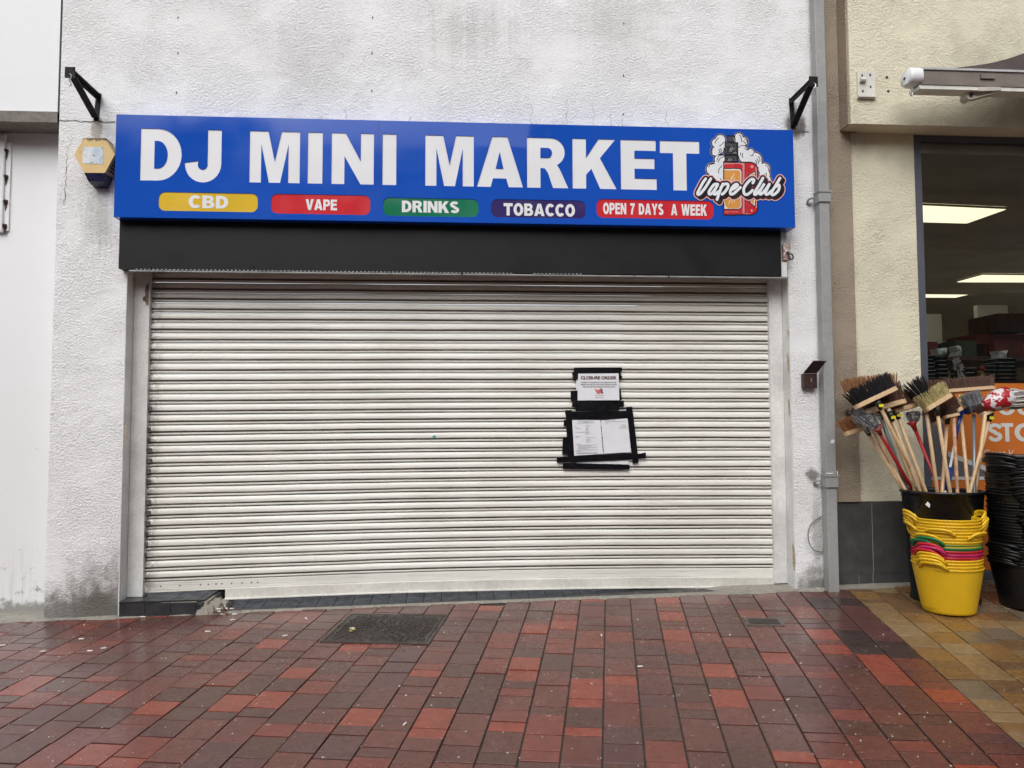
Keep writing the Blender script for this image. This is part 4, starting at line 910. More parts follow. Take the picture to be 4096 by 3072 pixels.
for (q4, lab) in ((((3550,818),(4022,839),(3867,894),(3500,884)), 'lit ceiling panel nearest the window top'), (((3932,1101),(4240,1104),(4200,1130),(3830,1129)), 'lit ceiling panel second from the window at right'), (((3560,1169),(3910,1170),(3822,1191),(3540,1189)), 'lit ceiling panel deepest in the shop at left')):
    q3 = [atz(x,y,CZr-.028) for x, y in q4]; e = empty('ceiling_light', sum(q3,Vector())/4, lab, 'ceiling light', 'lit panels inside the shop'); e_c = e.location.copy()
    mb = MB(); mb.add(q3+[p+Vector((0,0,.02)) for p in q3], [(0,1,2,3),(7,6,5,4)]+[(i,4+i,4+(i+1)%4,(i+1)%4) for i in range(4)]); mb.build('diffuser', PANEL, e)
    mb = MB(); g4 = [e_c+(p-e_c)*1.025+Vector((0,0,.004)) for p in q3]; mb.add(g4+[p+Vector((0,0,.022)) for p in g4], [(i,4+i,4+(i+1)%4,(i+1)%4) for i in range(4)]); mb.build('frame', LFR, e)
# goods in the window
wc = crop(3550, 1150, 3.687); rg = random.Random(5)
def W_(x, y, d): return at(*wc(x,y), d)
shelf_z = W_(1000,1390,.55).z
mb = MB(); mb.box(xg0, 6.5, .35, .85, shelf_z-.03, shelf_z); o = tag(mb.build('display_shelf', M('dark_shelf', (.03,.028,.028), .6)), 'dark display shelf behind the window glass above the poster', 'shelf')
CLEAR = M('clear_plastic', (.80,.83,.84), .12, .1, 20); DKR = M('dark_red_card', (.17,.035,.032), .7, .2, 5); GREENB = M('dark_green_card', (.05,.085,.05), .7, .2, 5)
def tray_stack(x, y0, y1, wpx, d, lab):
    a = W_(x,y1,d); n_ = max(3, int((y1-y0)/55)); wd = W_(x+wpx,y1,d).x-a.x; hh = (W_(x,y0,d).z-shelf_z)/n_
    e = empty('tray_stack', (a.x, d, shelf_z), lab, 'trays', 'stacked dark trays in the window')
    for k in range(n_):
        z = shelf_z+.001+k*hh; mb = MB(); mb.hexa([(a.x+.01,d,z),(a.x+wd-.01,d,z),(a.x+wd-.01,d+.2,z),(a.x+.01,d+.2,z)], [(a.x,d-.01,z+hh*.8),(a.x+wd,d-.01,z+hh*.8),(a.x+wd,d+.2,z+hh*.8),(a.x,d+.2,z+hh*.8)]); t_ = mb.build('tray', BLACKPL, e)
        mb = MB(); mb.box(a.x-.004+rg.random()*.01, a.x+wd*(.6+.4*rg.random()), d-.016, d+.2, z+hh*.82, z+hh*.90); mb.build('tray_rim', CLEAR, t_)
tray_stack(580,1000,1390,130,.5,'leftmost stack of dark trays with pale rims behind the window frame')
tray_stack(750,1010,1390,150,.5,'stack of dark trays below the squat white bag in the window')
tray_stack(1150,1180,1390,170,.55,'low stack of dark trays at the middle of the window display')
tray_stack(1440,1150,1390,150,.55,'stack of dark trays right of the ornament in the window')
tray_stack(1640,1040,1390,270,.5,'wide stack of dark trays at the right of the window display')
def bag(pts, d, lab):
    P3 = [W_(x,y,d) for x,y in pts]; n_ = len(P3); c_ = sum(P3,Vector())/n_; mb = MB()
    mb.add(P3+[p+Vector((0,.10,0)) for p in P3]+[c_+Vector((0,-.04,0))], [(i,(i+1)%n_,2*n_) for i in range(n_)]+[(i+n_,(i+1)%n_+n_,(i+1)%n_,i) for i in range(n_)]+[tuple(n_+i for i in range(n_))])
    tag(mb.build('paper_bag', M('white_film', (.85,.87,.88), .35, .15, 30, .6, 40)), lab, 'bag', 'white bags in the window')
bag([(725,905),(880,885),(880,960),(860,992),(775,992),(745,960)], .52, 'squat white wrapped pot on the left of the window display')
bag([(1005,870),(1045,855),(1080,870),(1098,970),(1098,1010),(1010,1010),(1030,950)], .52, 'tall white wrapped pot above the white flower stem')
bag([(1612,930),(1680,960),(1780,922),(1755,1000),(1760,1035),(1640,1035),(1650,990)], .52, 'crumpled white wrapped pot at the right of the window display')
a, b = W_(1040,1030,.47), W_(1045,1390,.47); fs_ = empty('flower_stem', (b.x,.47,shelf_z), 'white artificial flower stem standing in the window', 'flower')
mb = MB(); mb.tube([(b.x,.47,shelf_z),a], .006, 6); mb.build('stem', PLT, fs_)
for (x,y,r_) in ((1022,1095,.036),(1065,1185,.042),(1020,1180,.03),(1088,1310,.03)):
    c_ = W_(x,y,.46); mb = MB()
    for k in range(9):
        a_ = R(40*k+10); t_ = Vector((math.cos(a_),0,math.sin(a_))); s2 = Vector((-math.sin(a_),0,math.cos(a_)))
        mb.hexa([c_+s2*.003,c_-s2*.003,c_-s2*.003+Vector((0,.004,0)),c_+s2*.003+Vector((0,.004,0))], [c_+t_*r_+s2*.006,c_+t_*r_-s2*.006,c_+t_*r_-s2*.006+Vector((0,.004,0)),c_+t_*r_+s2*.006+Vector((0,.004,0))])
    mb.build('flower', PLT, fs_)
c_ = W_(1390,1340,.47); e = empty('garden_ornament', (c_.x,.47,shelf_z), 'tiny colourful garden ornament with pink top in the window', 'ornament')
mb = MB(); mb.lathe([(.001,0),(.03,0),(.034,.03),(.022,.07),(.012,.085),(.001,.088)], 12, (c_.x,.47,shelf_z)); mb.build('ornament_body', M('orn_yellow', (.35,.24,.05), .5), e, True)
mb = MB(); mb.lathe([(.001,0),(.022,.008),(.026,.022),(.016,.038),(.001,.043)], 12, (c_.x+.003,.47,shelf_z+.087)); mb.build('ornament_top', M('orn_pink', (.5,.05,.09), .5), e, True)
mb = MB(); mb.lathe([(.001,0),(.012,.005),(.014,.014),(.001,.026)], 10, (c_.x-.035,.46,shelf_z+.062)); mb.build('ornament_bud', M('orn_orange', (.5,.12,.03), .5), e, True)
def carton(x0, y0, x1, y1, d, mat, lab, dep=.5):
    a = W_(x0,y1,d); b = W_(x1,y0,d); e = empty('carton', a, lab, 'box', 'boxes stacked in the shop')
    mb = MB(); mb.box(a.x,b.x,d,d+dep,a.z,b.z); mb.build('carton_body', mat, e)
    mb = MB(); mb.box(a.x+(b.x-a.x)*.47,a.x+(b.x-a.x)*.53,d-.003,d-.0005,a.z+.01,b.z-.005); mb.build('packing_tape', M('parcel_tape', (.10,.06,.04), .4), e)
DKB = M('dark_brown_card', (.11,.06,.05), .8, .2, 4)
carton(1630,385,2060,650,2.6,DKB,'dark brown carton high in the stack at right of the window')
carton(1290,690,2100,830,2.6,DKR,'long dark red carton in the middle of the window view')
carton(1590,800,2010,1010,1.6,DKR,'dark red carton behind the crumpled white pot')
carton(1010,785,1310,1010,1.6,GREENB,'dark green carton behind the tall white pot')
carton(540,800,740,1010,1.6,DKR,'dark red carton at the left behind the window frame')
carton(1310,832,1588,1010,1.7,BLACKPL,'black carton between the green and red cartons')
mb = MB(); mb.box(W_(540,1010,1.5).x, W_(2100,1010,1.5).x+.6, 1.5, 2.9, W_(1000,1012,1.5).z-.04, W_(1000,1012,1.5).z-.001); tag(mb.build('shop_counter', DKB), 'dark counter carrying the cartons inside the shop', 'counter')

# ------------------------------------------------------------------ broom bin
bc_px = (3763, 1960); BYc = -.36
rc_ = at(*bc_px, BYc); rim_z = rc_.z; RB = (at(3935,1960,BYc).x-at(3597,1960,BYc).x)/2*.845
bcx = (at(3935,1960,BYc).x+at(3597,1960,BYc).x)/2; bg_z = gz(bcx,BYc)
bn = empty('broom_bin', (bcx,BYc,bg_z), 'tall black plastic bin holding the brooms', 'bin')
rb0 = RB*.80; hb = rim_z-bg_z
mb = MB(); mb.lathe([(.001,.012),(rb0-.004,.012),(rb0,.004),(rb0+.012,.003),(rb0+.014,.02),(rb0+.002,.028),(RB*.97,hb-.05),(RB*.985,hb-.045),(RB*.985,hb-.02),(RB+.004,hb-.018),(RB+.006,hb),(RB-.012,hb+.002),(RB-.016,hb-.02),(rb0-.006,.03),(.001,.026)], 48, (bcx,BYc,bg_z)); mb.build('bin_body', BLACKPL, bn, True)
p = at(3620,1975,BYc-RB); mb = MB(); a_ = math.atan2(-.62, -.80); q_ = Vector((bcx+math.cos(a_)*(RB*.985+.003), BYc+math.sin(a_)*(RB*.985+.003), rim_z-.085))
tv = Vector((-math.sin(a_), math.cos(a_), 0)); mb.add([q_+tv*-.016, q_+tv*.012+Vector((0,0,-.022)), q_+tv*.016+Vector((0,0,.004)), q_+Vector((0,0,.022))], [(0,1,2,3)]); mb.build('label_scrap', PAPER, bn)

# ------------------------------------------------------------------ brooms
BRIS = {'black': (.012,.012,.014), 'tan': (.26,.12,.045), 'brown': (.085,.038,.022), 'orange': (.24,.095,.03), 'cream': (.50,.43,.20), 'grey': (.16,.17,.18), 'darkred': (.05,.02,.016)}
def bris_mat(c):
    nm = 'bristle_'+c
    if nm in MATS: return MATS[nm]
    t = NT(nm); k = BRIS[c]; n_ = t.noise(1, 3, .6, t.map(scale=(140,140,30)))
    t.set(Base_Color=t.mix(t.ramp(n_,.3,.7), tuple(x*.6 for x in k), tuple(x*1.35 for x in k)), Roughness=.6); MATS[nm] = t.m; return t.m
REDP = M('red_plastic', (.36,.012,.014), .3); GRYH = M('grey_metal_tube', (.22,.23,.24), .35, .1, 8, metal=.4); FERR = M('green_black_ferrule', (.012,.02,.016), .35); TAG = M('yellow_tag', (.72,.66,.02), .5, .05); BLUEP = M('blue_plastic', (.012,.04,.22), .3)
FILM = NT('clear_film'); FILM.set(Base_Color=(.85,.87,.9), Roughness=.08, Alpha=FILM.ramp(FILM.noise(45,4,.7), .45, .7, .05, .6)); FILM.bump(FILM.noise(55,4), 1.0, .03); FILM = FILM.m
rb = random.Random(3)
def handle_line(L, U, yt):
    """visible foot at the bin rim, top at the head; both real points, foot carried on to the bin floor"""
    top = at(*pc(*U), yt); fx = pc(*L)
    yr = BYc
    for _ in range(4): low = at(*fx, yr); yr = BYc-.62*(low.x-bcx)*.8
    low = at(*fx, yr+rb.uniform(-.03,.03))
    d_ = (low-top); z_end = bg_z+.05; e_ = low.copy()
    t_ = (z_end-low.z)/d_.z
    end = low+d_*t_; dx, dy = end.x-bcx, end.y-BYc; rr_ = math.hypot(dx,dy); lim = rb0-.03
    if rr_ > lim:          # handle stops where it meets the bin's inside
        for s_i in range(60):
            e_ = low+d_*t_*(s_i/60.0); h_ = (e_.z-bg_z)/hb; lim = rb0+(RB-rb0)*h_-.025
            if math.hypot(e_.x-bcx, e_.y-BYc) > lim and s_i > 6: break
        end = e_
    return top, end
def bristles(a, b, dirv, ln, wid, colr, dens=1.0, flare=.25):
    mb = MB(); ax = (b-a); n_ = max(6, int(ax.length/.0060*dens)); side = ax.normalized().cross(dirv).normalized(); rows = 6
    for i in range(n_+1):
        for r_ in range(rows):
            t_ = (i+rb.uniform(-.3,.3))/n_; s2 = (r_+rb.uniform(-.3,.3))/(rows-1)-.5
            p = a+ax*max(0,min(1,t_))+side*wid*.85*s2
            d2 = (dirv+ax.normalized()*((t_-.5)*flare+rb.gauss(0,.07))+side*(s2*flare*1.2+rb.gauss(0,.07))).normalized()
            l_ = ln*rb.uniform(.82,1.05); r0_ = .0036; u1 = d2.orthogonal().normalized(); u2 = d2.cross(u1); tipr = .0022
            vs = [p+(u1*math.cos(R(120*k))+u2*math.sin(R(120*k)))*r0_ for k in range(3)]+[p+d2*l_+(u1*math.cos(R(120*k))+u2*math.sin(R(120*k)))*tipr for k in range(3)]
            mb.add(vs, [(0,1,4,3),(1,2,5,4),(2,0,3,5),(3,4,5)])
    return mb
def broom(name, label, L, U, yt, hmat, blk=None, colr=None, ln=.1, bw=.065, bt=.028, hr=.0125, flip=1, tagp=True, ferr=True, blkmat=None, cat='broom', dens=1.0, flare=.25, tilt=0.0):
    top, end = handle_line(L, U, yt)
    e = empty(name, end, label, cat, 'brooms and mops standing in the black bin')
    hd = (top-end).normalized()
    mb = MB(); mb.tube([end, end.lerp(top,.5), top], [hr, hr, hr*.95], 10); mb.build('handle', hmat, e, True)
    if ferr: mb = MB(); mb.tube([top-hd*.03, top+hd*.035], [hr*1.35,hr*1.8], 10); mb.build('ferrule', FERR, e, True)
    if blk:
        a = at(*pc(*blk[0]), yt-.01*tilt); b = at(*pc(*blk[1]), yt+.01+.03*tilt); ax = (b-a).normalized()
        nrm = Vector((-ax.z, 0, ax.x))*flip
        if nrm.z < 0 and flip > 0: nrm = -nrm
        nrm = (nrm+Vector((0,.25,0))).normalized(); nrm = (nrm-ax*nrm.dot(ax)).normalized(); sd_ = ax.cross(nrm)
        mb = MB(); ring = []
        for (t_, w_) in ((0,.55),(.04,.9),(.10,1),(.90,1),(.96,.9),(1,.55)):
            c_ = a.lerp(b,t_); ring += [c_-sd_*bw/2*w_-nrm*bt/2, c_+sd_*bw/2*w_-nrm*bt/2, c_+sd_*bw/2*w_+nrm*bt/2, c_-sd_*bw/2*w_+nrm*bt/2]
        mb.add(ring, [(0,1,2,3),(23,22,21,20)]+[(i*4+k,(i+1)*4+k,(i+1)*4+(k+1)%4,i*4+(k+1)%4) for i in range(5) for k in range(4)])
        hb_ = mb.build('head_block', blkmat or WOOD, e)
        m_ = bristles(a+nrm*bt*.4+ax*.012, b+nrm*bt*.4-ax*.012, nrm, ln, bw, colr, dens, flare)
        m_.build('bristles', bris_mat(colr), e)
    if tagp:
        c_ = top-hd*.005+Vector((0,-hr*2.0,0)); mb = MB(); mb.box(c_.x-.016, c_.x+.016, c_.y-.002, c_.y, c_.z-.010, c_.z+.010); mb.build('price_tag', TAG, e)
    return e
WOOD2 = M('rough_stick', (.42,.25,.14), .7, .3, 30, .4, 60)
broom('broom', 'push broom with long brown bristles reaching across to the orange poster', (1590,1265), (1490,225), -.22, WOOD, ((1115,205),(1880,145)), 'brown', .085, .06, .025, ferr=False)
broom('broom', 'push broom with light tan bristles behind the black push broom', (985,1250), (640,300), -.20, WOOD, ((235,225),(800,160)), 'tan', .11, .06, .03, tagp=False)
broom('broom', 'tan-orange broom lowest at the far left of the bin', (845,1240), (470,625), -.30, WOOD, ((225,660),(450,585)), 'orange', .10, .06, .03, tagp=False)
broom('broom', 'dark red-brown broom under the plastic wrap at the left', (870,1240), (480,520), -.26, WOOD, ((300,540),(440,480)), 'darkred', .09, .06, .03, tagp=False, flip=1)
broom('broom', 'grey tubed broom leaning left behind the wrapped grey mop', (900,1240), (610,440), -.33, GRYH, ((540,450),(680,400)), 'brown', .06, .05, .025, hr=.0145, tagp=False)
broom('broom', 'push broom with dark brown bristles directly right of the black push broom', (1040,1255), (735,465), -.42, WOOD, ((425,420),(890,290)), 'brown', .13, .06, .032)
broom('broom', 'short pale push broom with flat wooden head under the dark brown one', (1105,1255), (800,440), -.35, WOOD, ((760,410),(1020,330)), 'brown', .11, .06, .03)
broom('broom', 'black bristled push broom tilted at the front left of the bin', (1065,1255), (600,335), -.52, WOOD, ((340,360),(785,150)), 'black', .115, .07, .03, flare=.3)
broom('broom', 'small black hand broom with square wooden handle in the middle', (1245,1265), (1118,335), -.45, WOOD, ((1065,300),(1170,245)), 'black', .155, .07, .03, dens=1.5, tagp=False, flare=.5)
broom('broom', 'cream bristled scrubbing broom in the middle of the bin', (1385,1265), (1245,400), -.47, WOOD, ((1110,395),(1390,225)), 'cream', .10, .08, .03, dens=1.2, tagp=False)
broom('broom', 'brown round bristled broom right of the cream one', (1305,1265), (1360,500), -.33, WOOD, ((1215,550),(1510,370)), 'brown', .11, .075, .025, tagp=False)
broom('broom', 'broom with rough knotty stick in the centre right', (1470,1265), (1430,480), -.40, WOOD2, ((1330,470),(1480,440)), 'darkred', .06, .05, .02, ferr=False, tagp=False)
broom('broom', 'grey bristled plastic broom with grey metal tube', (1660,1265), (1655,440), -.36, GRYH, ((1585,400),(1770,350)), 'grey', .105, .06, .05, blkmat=M('dark_grey_plastic', (.03,.03,.034), .4), ferr=False, tagp=False, dens=1.3)
broom('broom', 'small dark brown broom tilted at the right end of the bin', (1620,1265), (1830,470), -.45, WOOD, ((1730,450),(2005,330)), 'brown', .06, .08, .03, dens=1.1)
def mop(label, L, U, yt, hmat, head, colr, wrap):
    top, end = handle_line(L, U, yt); e = empty('mop', end, label, 'mop', 'brooms and mops standing in the black bin')
    mb = MB(); mb.tube([end, top], .012, 10); mb.build('handle', hmat, e, True)
    hd = (top-end).normalized(); mb = MB(); mb.tube([top-hd*.02, top+hd*.02, top+hd*.05], [.014,.02,.04], 12); mb.build('socket', REDP, e, True)
    a = at(*pc(*head[0]), yt); b = at(*pc(*head[1]), yt); ax = (b-a); mb = MB()
    for k in range(60):
        u1 = ax.orthogonal().normalized(); u2 = ax.normalized().cross(u1); an = rb.uniform(0,6.28); r1 = head[2]*rb.uniform(.2,1)
        o1 = (u1*math.cos(an)+u2*math.sin(an))
        mb.tube([a+o1*.015, a+ax*.35+o1*r1*.8, a+ax*.7+o1*r1, a+ax*rb.uniform(.9,1.05)+o1*r1*rb.uniform(.7,1)], .007, 5)
    mb.build('mop_strands', bris_mat(colr) if isinstance(colr, str) else colr, e, True)
    if wrap:
        mb = MB(); ring = []; n_ = 14
        for (t_, s2) in ((-.08,.35),(.05,.8),(.35,1.2),(.7,1.3),(1.0,1.15),(1.15,.6),(1.25,.75)):
            for k in range(n_):
                an = 2*math.pi*k/n_; ring.append(a+ax*t_+(u1*math.cos(an)+u2*math.sin(an))*head[2]*s2*(1+.30*mnoise.noise(Vector((k*1.7,t_*6,s2*3)))))
        mb.add(ring, [(i*n_+k,i*n_+(k+1)%n_,(i+1)*n_+(k+1)%n_,(i+1)*n_+k) for i in range(6) for k in range(n_)]); mb.build('plastic_wrap', FILM, e, True)
    return e
mop('grey mop in clear plastic wrap on a red handle at the left', (960,1250), (605,640), -.40, REDP, ((590,605),(370,420),.062), 'grey', True)
mop('upright wrapped grey mop on a red handle left of the small black broom', (1270,1260), (995,590), -.30, REDP, ((985,530),(968,410),.045), 'grey', True)
WSTR = M('white_mop_strands', (.48,.45,.42), .85, .15, 30)
mp = mop('white string mop in red and white packaging with wooden handle at the right', (1678,1262), (1790,370), -.48, WOOD, ((1810,300),(2230,250),.075), WSTR, False)
PK = NT('red_white_packaging'); PK.set(Base_Color=PK.mix(PK.ramp(PK.noise(15,4,.6), .46, .50), (.62,.60,.60), (.36,.012,.022)), Roughness=.25); PK.bump(PK.noise(30,3), .6, .01)
a, b = at(*pc(1785,335), -.48), at(*pc(2030,240), -.48); mb = MB(); mb.tube([a-(b-a)*.12, a, a.lerp(b,.25), a.lerp(b,.5), a.lerp(b,.75), b], [.016,.036,.062,.074,.080,.074], 18); o = mb.build('packaging', PK.m, mp, True)
top, end = handle_line((1345,1265), (1480,560), -.31); e = empty('squeegee', end, 'white poled squeegee with blue grip deep in the bin', 'squeegee', 'brooms and mops standing in the black bin')
mb = MB(); mb.tube([end, top], .009, 8); mb.build('pole', WPL, e, True)
t1, t2 = end.lerp(top,.60), end.lerp(top,.74); mb = MB(); mb.tube([t1,t1.lerp(t2,.2),t2], [.016,.024,.022], 10); mb.build('grip', BLUEP, e, True)
t1, t2 = end.lerp(top,.90), top; mb = MB(); mb.tube([t1,t2,t2+(t2-t1)*.6], [.012,.012,.016], 8); mb.build('grip', BLUEP, e, True)
mb = MB(); c_ = top+Vector((.02,0,.10)); mb.bar(c_+Vector((-.06,0,-.02)), c_+Vector((.09,.02,.015)), .05, .04); mb.build('head_block', BLUEP, e)

# ------------------------------------------------------------------ flexible tubs
def tub_mesh(rb_, rt_, h, n=40):
    mb = MB(); mb.lathe([(.001,.010),(rb_-.012,.008),(rb_-.006,0),(rb_+.002,.006),(rb_+.006,.02),(rt_-.004,h-.030),(rt_-.0005,h-.012),(rt_+.0035,h-.008),(rt_+.0045,h-.004),(rt_+.002,h),(rt_-.004,h),(rt_-.007,h-.012),(rb_,.022),(.001,.016)], n)
    return mb.mesh('tub_body')
def handle_mesh(rt_, h, rise=.046, out=.030, span=25):
    mb = MB(); L = []
    for k in range(19):
        t_ = -1+2*k/18; an = R(span*t_); b_ = (1-abs(t_)**3.2); r_ = rt_+.002+out*b_; L.append((r_*math.cos(an), r_*math.sin(an), h-.006+rise*b_))
    # flat strap: an outer bead and a thin web with a grip hole
    mb.tube(L, .0085, 8)
    mb.tube([(p[0]*.985,p[1]*.985,p[2]-.008) for p in L[1:-1]], .0065, 6)
    for k in range(18):
        t_ = -1+2*(k+.5)/18
        if abs(t_) > .62:
            a0_, a1_ = R(span*(-1+2*k/18)), R(span*(-1+2*(k+1)/18)); q0 = Vector(L[k]); q1 = Vector(L[k+1])
            mb.add([(rt_*math.cos(a0_), rt_*math.sin(a0_), h-.006),(rt_*math.cos(a1_), rt_*math.sin(a1_), h-.006), q1, q0], [(0,1,2,3)])
    return mb.mesh('handle')
TC = {'yellow': M('yellow_rubber', (.72,.44,.012), .38, .06, 5, .1, 60), 'green': M('green_rubber', (.004,.16,.055), .38), 'red': M('red_rubber', (.50,.012,.022), .38), 'pink': M('pink_rubber', (.45,.018,.12), .38)}
tq = crop(3500, 1750, 2.212)
bL, bR = gnd(*tq(450,1560)), gnd(*tq(925,1560))
tcx = (at(*tq(440,1500),-.62).x+at(*tq(930,1500),-.62).x)/2-.03; tcy = -.62; tg = gz(tcx,tcy)
rb_ = (at(*tq(930,1500),-.62).x-at(*tq(455,1500),-.62).x)/2*.83; rt_ = (at(*tq(975,1150),-.62).x-at(*tq(340,1150),-.62).x)/2*.835
z_first = at(*tq(640,1180), tcy-rt_).z; TH = z_first-tg; z_last = at(*tq(640,738), tcy-rt_-.01).z
order = ['yellow']*4+['red','pink','red']+['green']*2+['yellow']*8; pitch_ = (z_last-z_first)/(len(order)-1)
tm = tub_mesh(rb_, rt_, TH); hm = handle_mesh(rt_, TH); tcache = {}
ords = ['lowest','second from bottom','third from bottom','fourth from bottom']
for i, cname in enumerate(order):
    same = [k for k,c in enumerate(order) if c == cname]; j = same.index(i)
    nums = ['first','second','third','fourth','fifth','sixth','seventh','eighth','ninth','tenth','eleventh','twelfth','thirteenth']
    if cname == 'pink': lab = 'pink flexible tub between the two red tubs in the stack'
    elif cname == 'yellow' and j == len(same)-1: lab = 'topmost yellow flexible tub of the stack, open at its rim'
    elif cname == 'yellow' and j == 0: lab = 'lowest yellow flexible tub standing on the paving under the stack'
    elif cname == 'red': lab = 'lower red flexible tub under the pink one' if j == 0 else 'upper red flexible tub between the pink and green tubs'
    elif cname == 'green': lab = 'lower green flexible tub on the upper red one' if j == 0 else 'upper green flexible tub beneath the upper yellow tubs'
    else:
        lab = f'yellow flexible tub, {nums[j]} from the bottom of the lower yellow group' if i < 4 else f'yellow flexible tub, {nums[i-9]} above the green tubs'
    x, y = tcx+rb.gauss(0,.003)-.006*(i>8)*((i-8)/8), tcy+rb.gauss(0,.003)
    e = empty('flexible_tub', (x, y, tg+i*pitch_+ (0 if i else 0)), lab, 'tub', 'stack of coloured flexible tubs')
    if cname not in tcache:
        a_, b_ = tm.copy(), hm.copy()
        for q_ in (a_, b_):
            q_.materials.clear(); q_.materials.append(TC[cname]); q_.polygons.foreach_set('use_smooth', [True]*len(q_.polygons))
        tcache[cname] = (a_, b_)
    sc_ = 1+.004*(i>8)*(i-8)/2
    o = bpy.data.objects.new('tub_body', tcache[cname][0]); COL.objects.link(o); o.parent = e; o.scale = (sc_,sc_,1)
    ang = R(rb.gauss(212, 5)) if i < 4 else R(rb.gauss(205,7)) if i < 10 else R([-62,222,-18,-25,-22,-8,-12][min(i-10,6)]+rb.gauss(0,4))
    for k in (0, 1):
        o = bpy.data.objects.new('handle', tcache[cname][1]); COL.objects.link(o); o.parent = e; o.rotation_euler = (0,0,ang+math.pi*k); o.scale = (sc_,sc_,1)
# black tubs, only the left part of the stack is in frame
RB2 = .235; bty = -.60; btx = at(3937,1850,bty).x+RB2*1.19; bt_g = gz(btx,bty)
m2 = tub_mesh(.165, RB2-.012, .30); h2 = handle_mesh(RB2-.012, .30, .022, .030, 30)
for q_ in (m2, h2):
    q_.materials.append(BLACKPL); q_.polygons.foreach_set('use_smooth', [True]*len(q_.polygons))
z_top = at(4060,1828,bty-RB2).z; nb = 38; pb = (z_top-bt_g-.30)/(nb-1)
T_ = ['','first','second','third','fourth','fifth','sixth','seventh','eighth','ninth']; B_ = ['tenth','eleventh','twelfth','thirteenth','fourteenth','fifteenth','sixteenth','seventeenth','eighteenth','nineteenth']
ORDN = T_[1:]+B_+['twentieth']+['twenty-'+x for x in T_[1:]]+['thirtieth']+['thirty-'+x for x in T_[1:]]
for i in range(nb):
    lab = f'black rubber tub, {ORDN[nb-1-i]} from the top of the tall stack at the right edge'
    if i == 0: lab = 'lowest black rubber tub standing on the paving at the right edge'
    if i == nb-1: lab = 'topmost black rubber tub of the tall stack at the right edge'
    e = empty('black_tub', (btx+rb.gauss(0,.004), bty+rb.gauss(0,.003), bt_g+i*pb), lab, 'tub', 'tall stack of black rubber tubs')
    o = bpy.data.objects.new('tub_body', m2); COL.objects.link(o); o.parent = e
    ang = R(rb.gauss(-118 if 24 <= i < 33 else -100 if i < 24 and i > 6 else 190, 5))
    for k in (0,1):
        o = bpy.data.objects.new('handle', h2); COL.objects.link(o); o.parent = e; o.rotation_euler = (0,0,ang+math.pi*k)

# ------------------------------------------------------------------ taped notices on the shutter
nc = crop(2150, 1400, 3.016); NY = SH-.0275
def npt(x, y, d=0.0): return at(*nc(x,y), NY-d)
def strip(pts, d, name, mat, par, crinkle=.0):
    """a thin sheet with real thickness, edges subdivided a little so it is not dead flat"""
    P3 = [npt(x,y,d) for x,y in pts]; mb = MB(); n_ = len(P3)
    if n_ == 4:
        k = 10; vs = []
        for j in range(3):
            for i in range(k+1):
                p = P3[0].lerp(P3[1], i/k).lerp(P3[3].lerp(P3[2], i/k), j/2)
                vs.append(p+Vector((0, mnoise.noise(Vector((p.x*25,p.z*40,d*900)))*crinkle, mnoise.noise(Vector((p.x*18,p.z*30,5)))*crinkle*.5)))
        mb.add(vs, [(j*(k+1)+i, (j+1)*(k+1)+i, (j+1)*(k+1)+i+1, j*(k+1)+i+1) for j in range(2) for i in range(k)])
    else: mb.add(P3, [tuple(range(n_-1,-1,-1))])
    o = mb.build(name, mat, par, False)
    m_ = o.modifiers.new('s','SOLIDIFY'); m_.thickness = .0006; m_.offset = 1
    return o
n1 = empty('closure_notice', npt(740,450), 'white CLOSURE ORDER notice held by black tape on the shutter', 'notice')
strip([(460,290),(980,285),(985,605),(470,600)], .000, 'backing_sheet', PAPER, n1, .001)
for i, q4 in enumerate(([(440,212),(1020,210),(1015,270),(435,278)], [(418,268),(1005,262),(1003,300),(420,305)], [(412,270),(490,285),(480,330),(455,385)], [(415,325),(500,300),(500,350),(440,370)], [(400,492),(482,488),(482,615),(402,618)], [(985,280),(1025,325),(1005,350),(980,345)], [(975,475),(1005,475),(1015,600),(985,612)], [(418,618),(1042,612),(1042,685),(415,690)], [(458,680),(985,672),(985,725),(458,738)])):
    strip(q4, .002+.0009*i, 'tape_strip', TAPE, n1, .002)
sheet = strip([(490,285),(978,282),(988,605),(485,608)], .0125, 'notice_sheet', PAPER, n1, .0012)
INK = M('brown_ink', (.09,.025,.025), .6); INK2 = M('black_ink', (.035,.033,.035), .6)
def line_text(body, x0, x1, y0, y1, d, mat, par, bolden=.02):
    a = npt(x0,y1,d); b = npt(x1,y0,d); o = text(body, 1, Vector((0,0,0)), mat, par, 'print_line', 'LEFT', bolden)
    me = o.data; xs_ = [v.co.x for v in me.vertices]; zs_ = [v.co.z for v in me.vertices]; X0, X1, Z0, Z1 = min(xs_), max(xs_), min(zs_), max(zs_)
    for v in me.vertices: v.co = (a.x+(v.co.x-X0)/(X1-X0)*(b.x-a.x), a.y, a.z+(v.co.z-Z0)/(Z1-Z0)*(b.z-a.z))
line_text('CLOSURE ORDER', 522, 953, 316, 353, .0155, INK, sheet, .035)
line_text('BY ORDER OF THE GLAMORGAN VALLEYS MAGISTRATES COURT', 527, 953, 384, 397, .0155, INK2, sheet)
line_text('APPLIED FOR BY MERTHYR TYDFIL COUNTY BOROUGH COUNCIL', 522, 957, 411, 424, .0155, INK2, sheet)
line_text('ANTI-SOCIAL BEHAVIOUR CRIME AND POLICING ACT 2014', 545, 938, 437, 450, .0155, INK2, sheet)
line_text('MERTHYR TUDFUL', 700, 798, 548, 556, .0155, INK2, sheet); line_text('MERTHYR TYDFIL', 700, 798, 572, 580, .0155, M('blue_ink', (.05,.12,.3), .6), sheet)
EMR = M('emblem_red', (.60,.16,.11), .6); EMB = M('emblem_blue', (.025,.05,.22), .6)
em = []
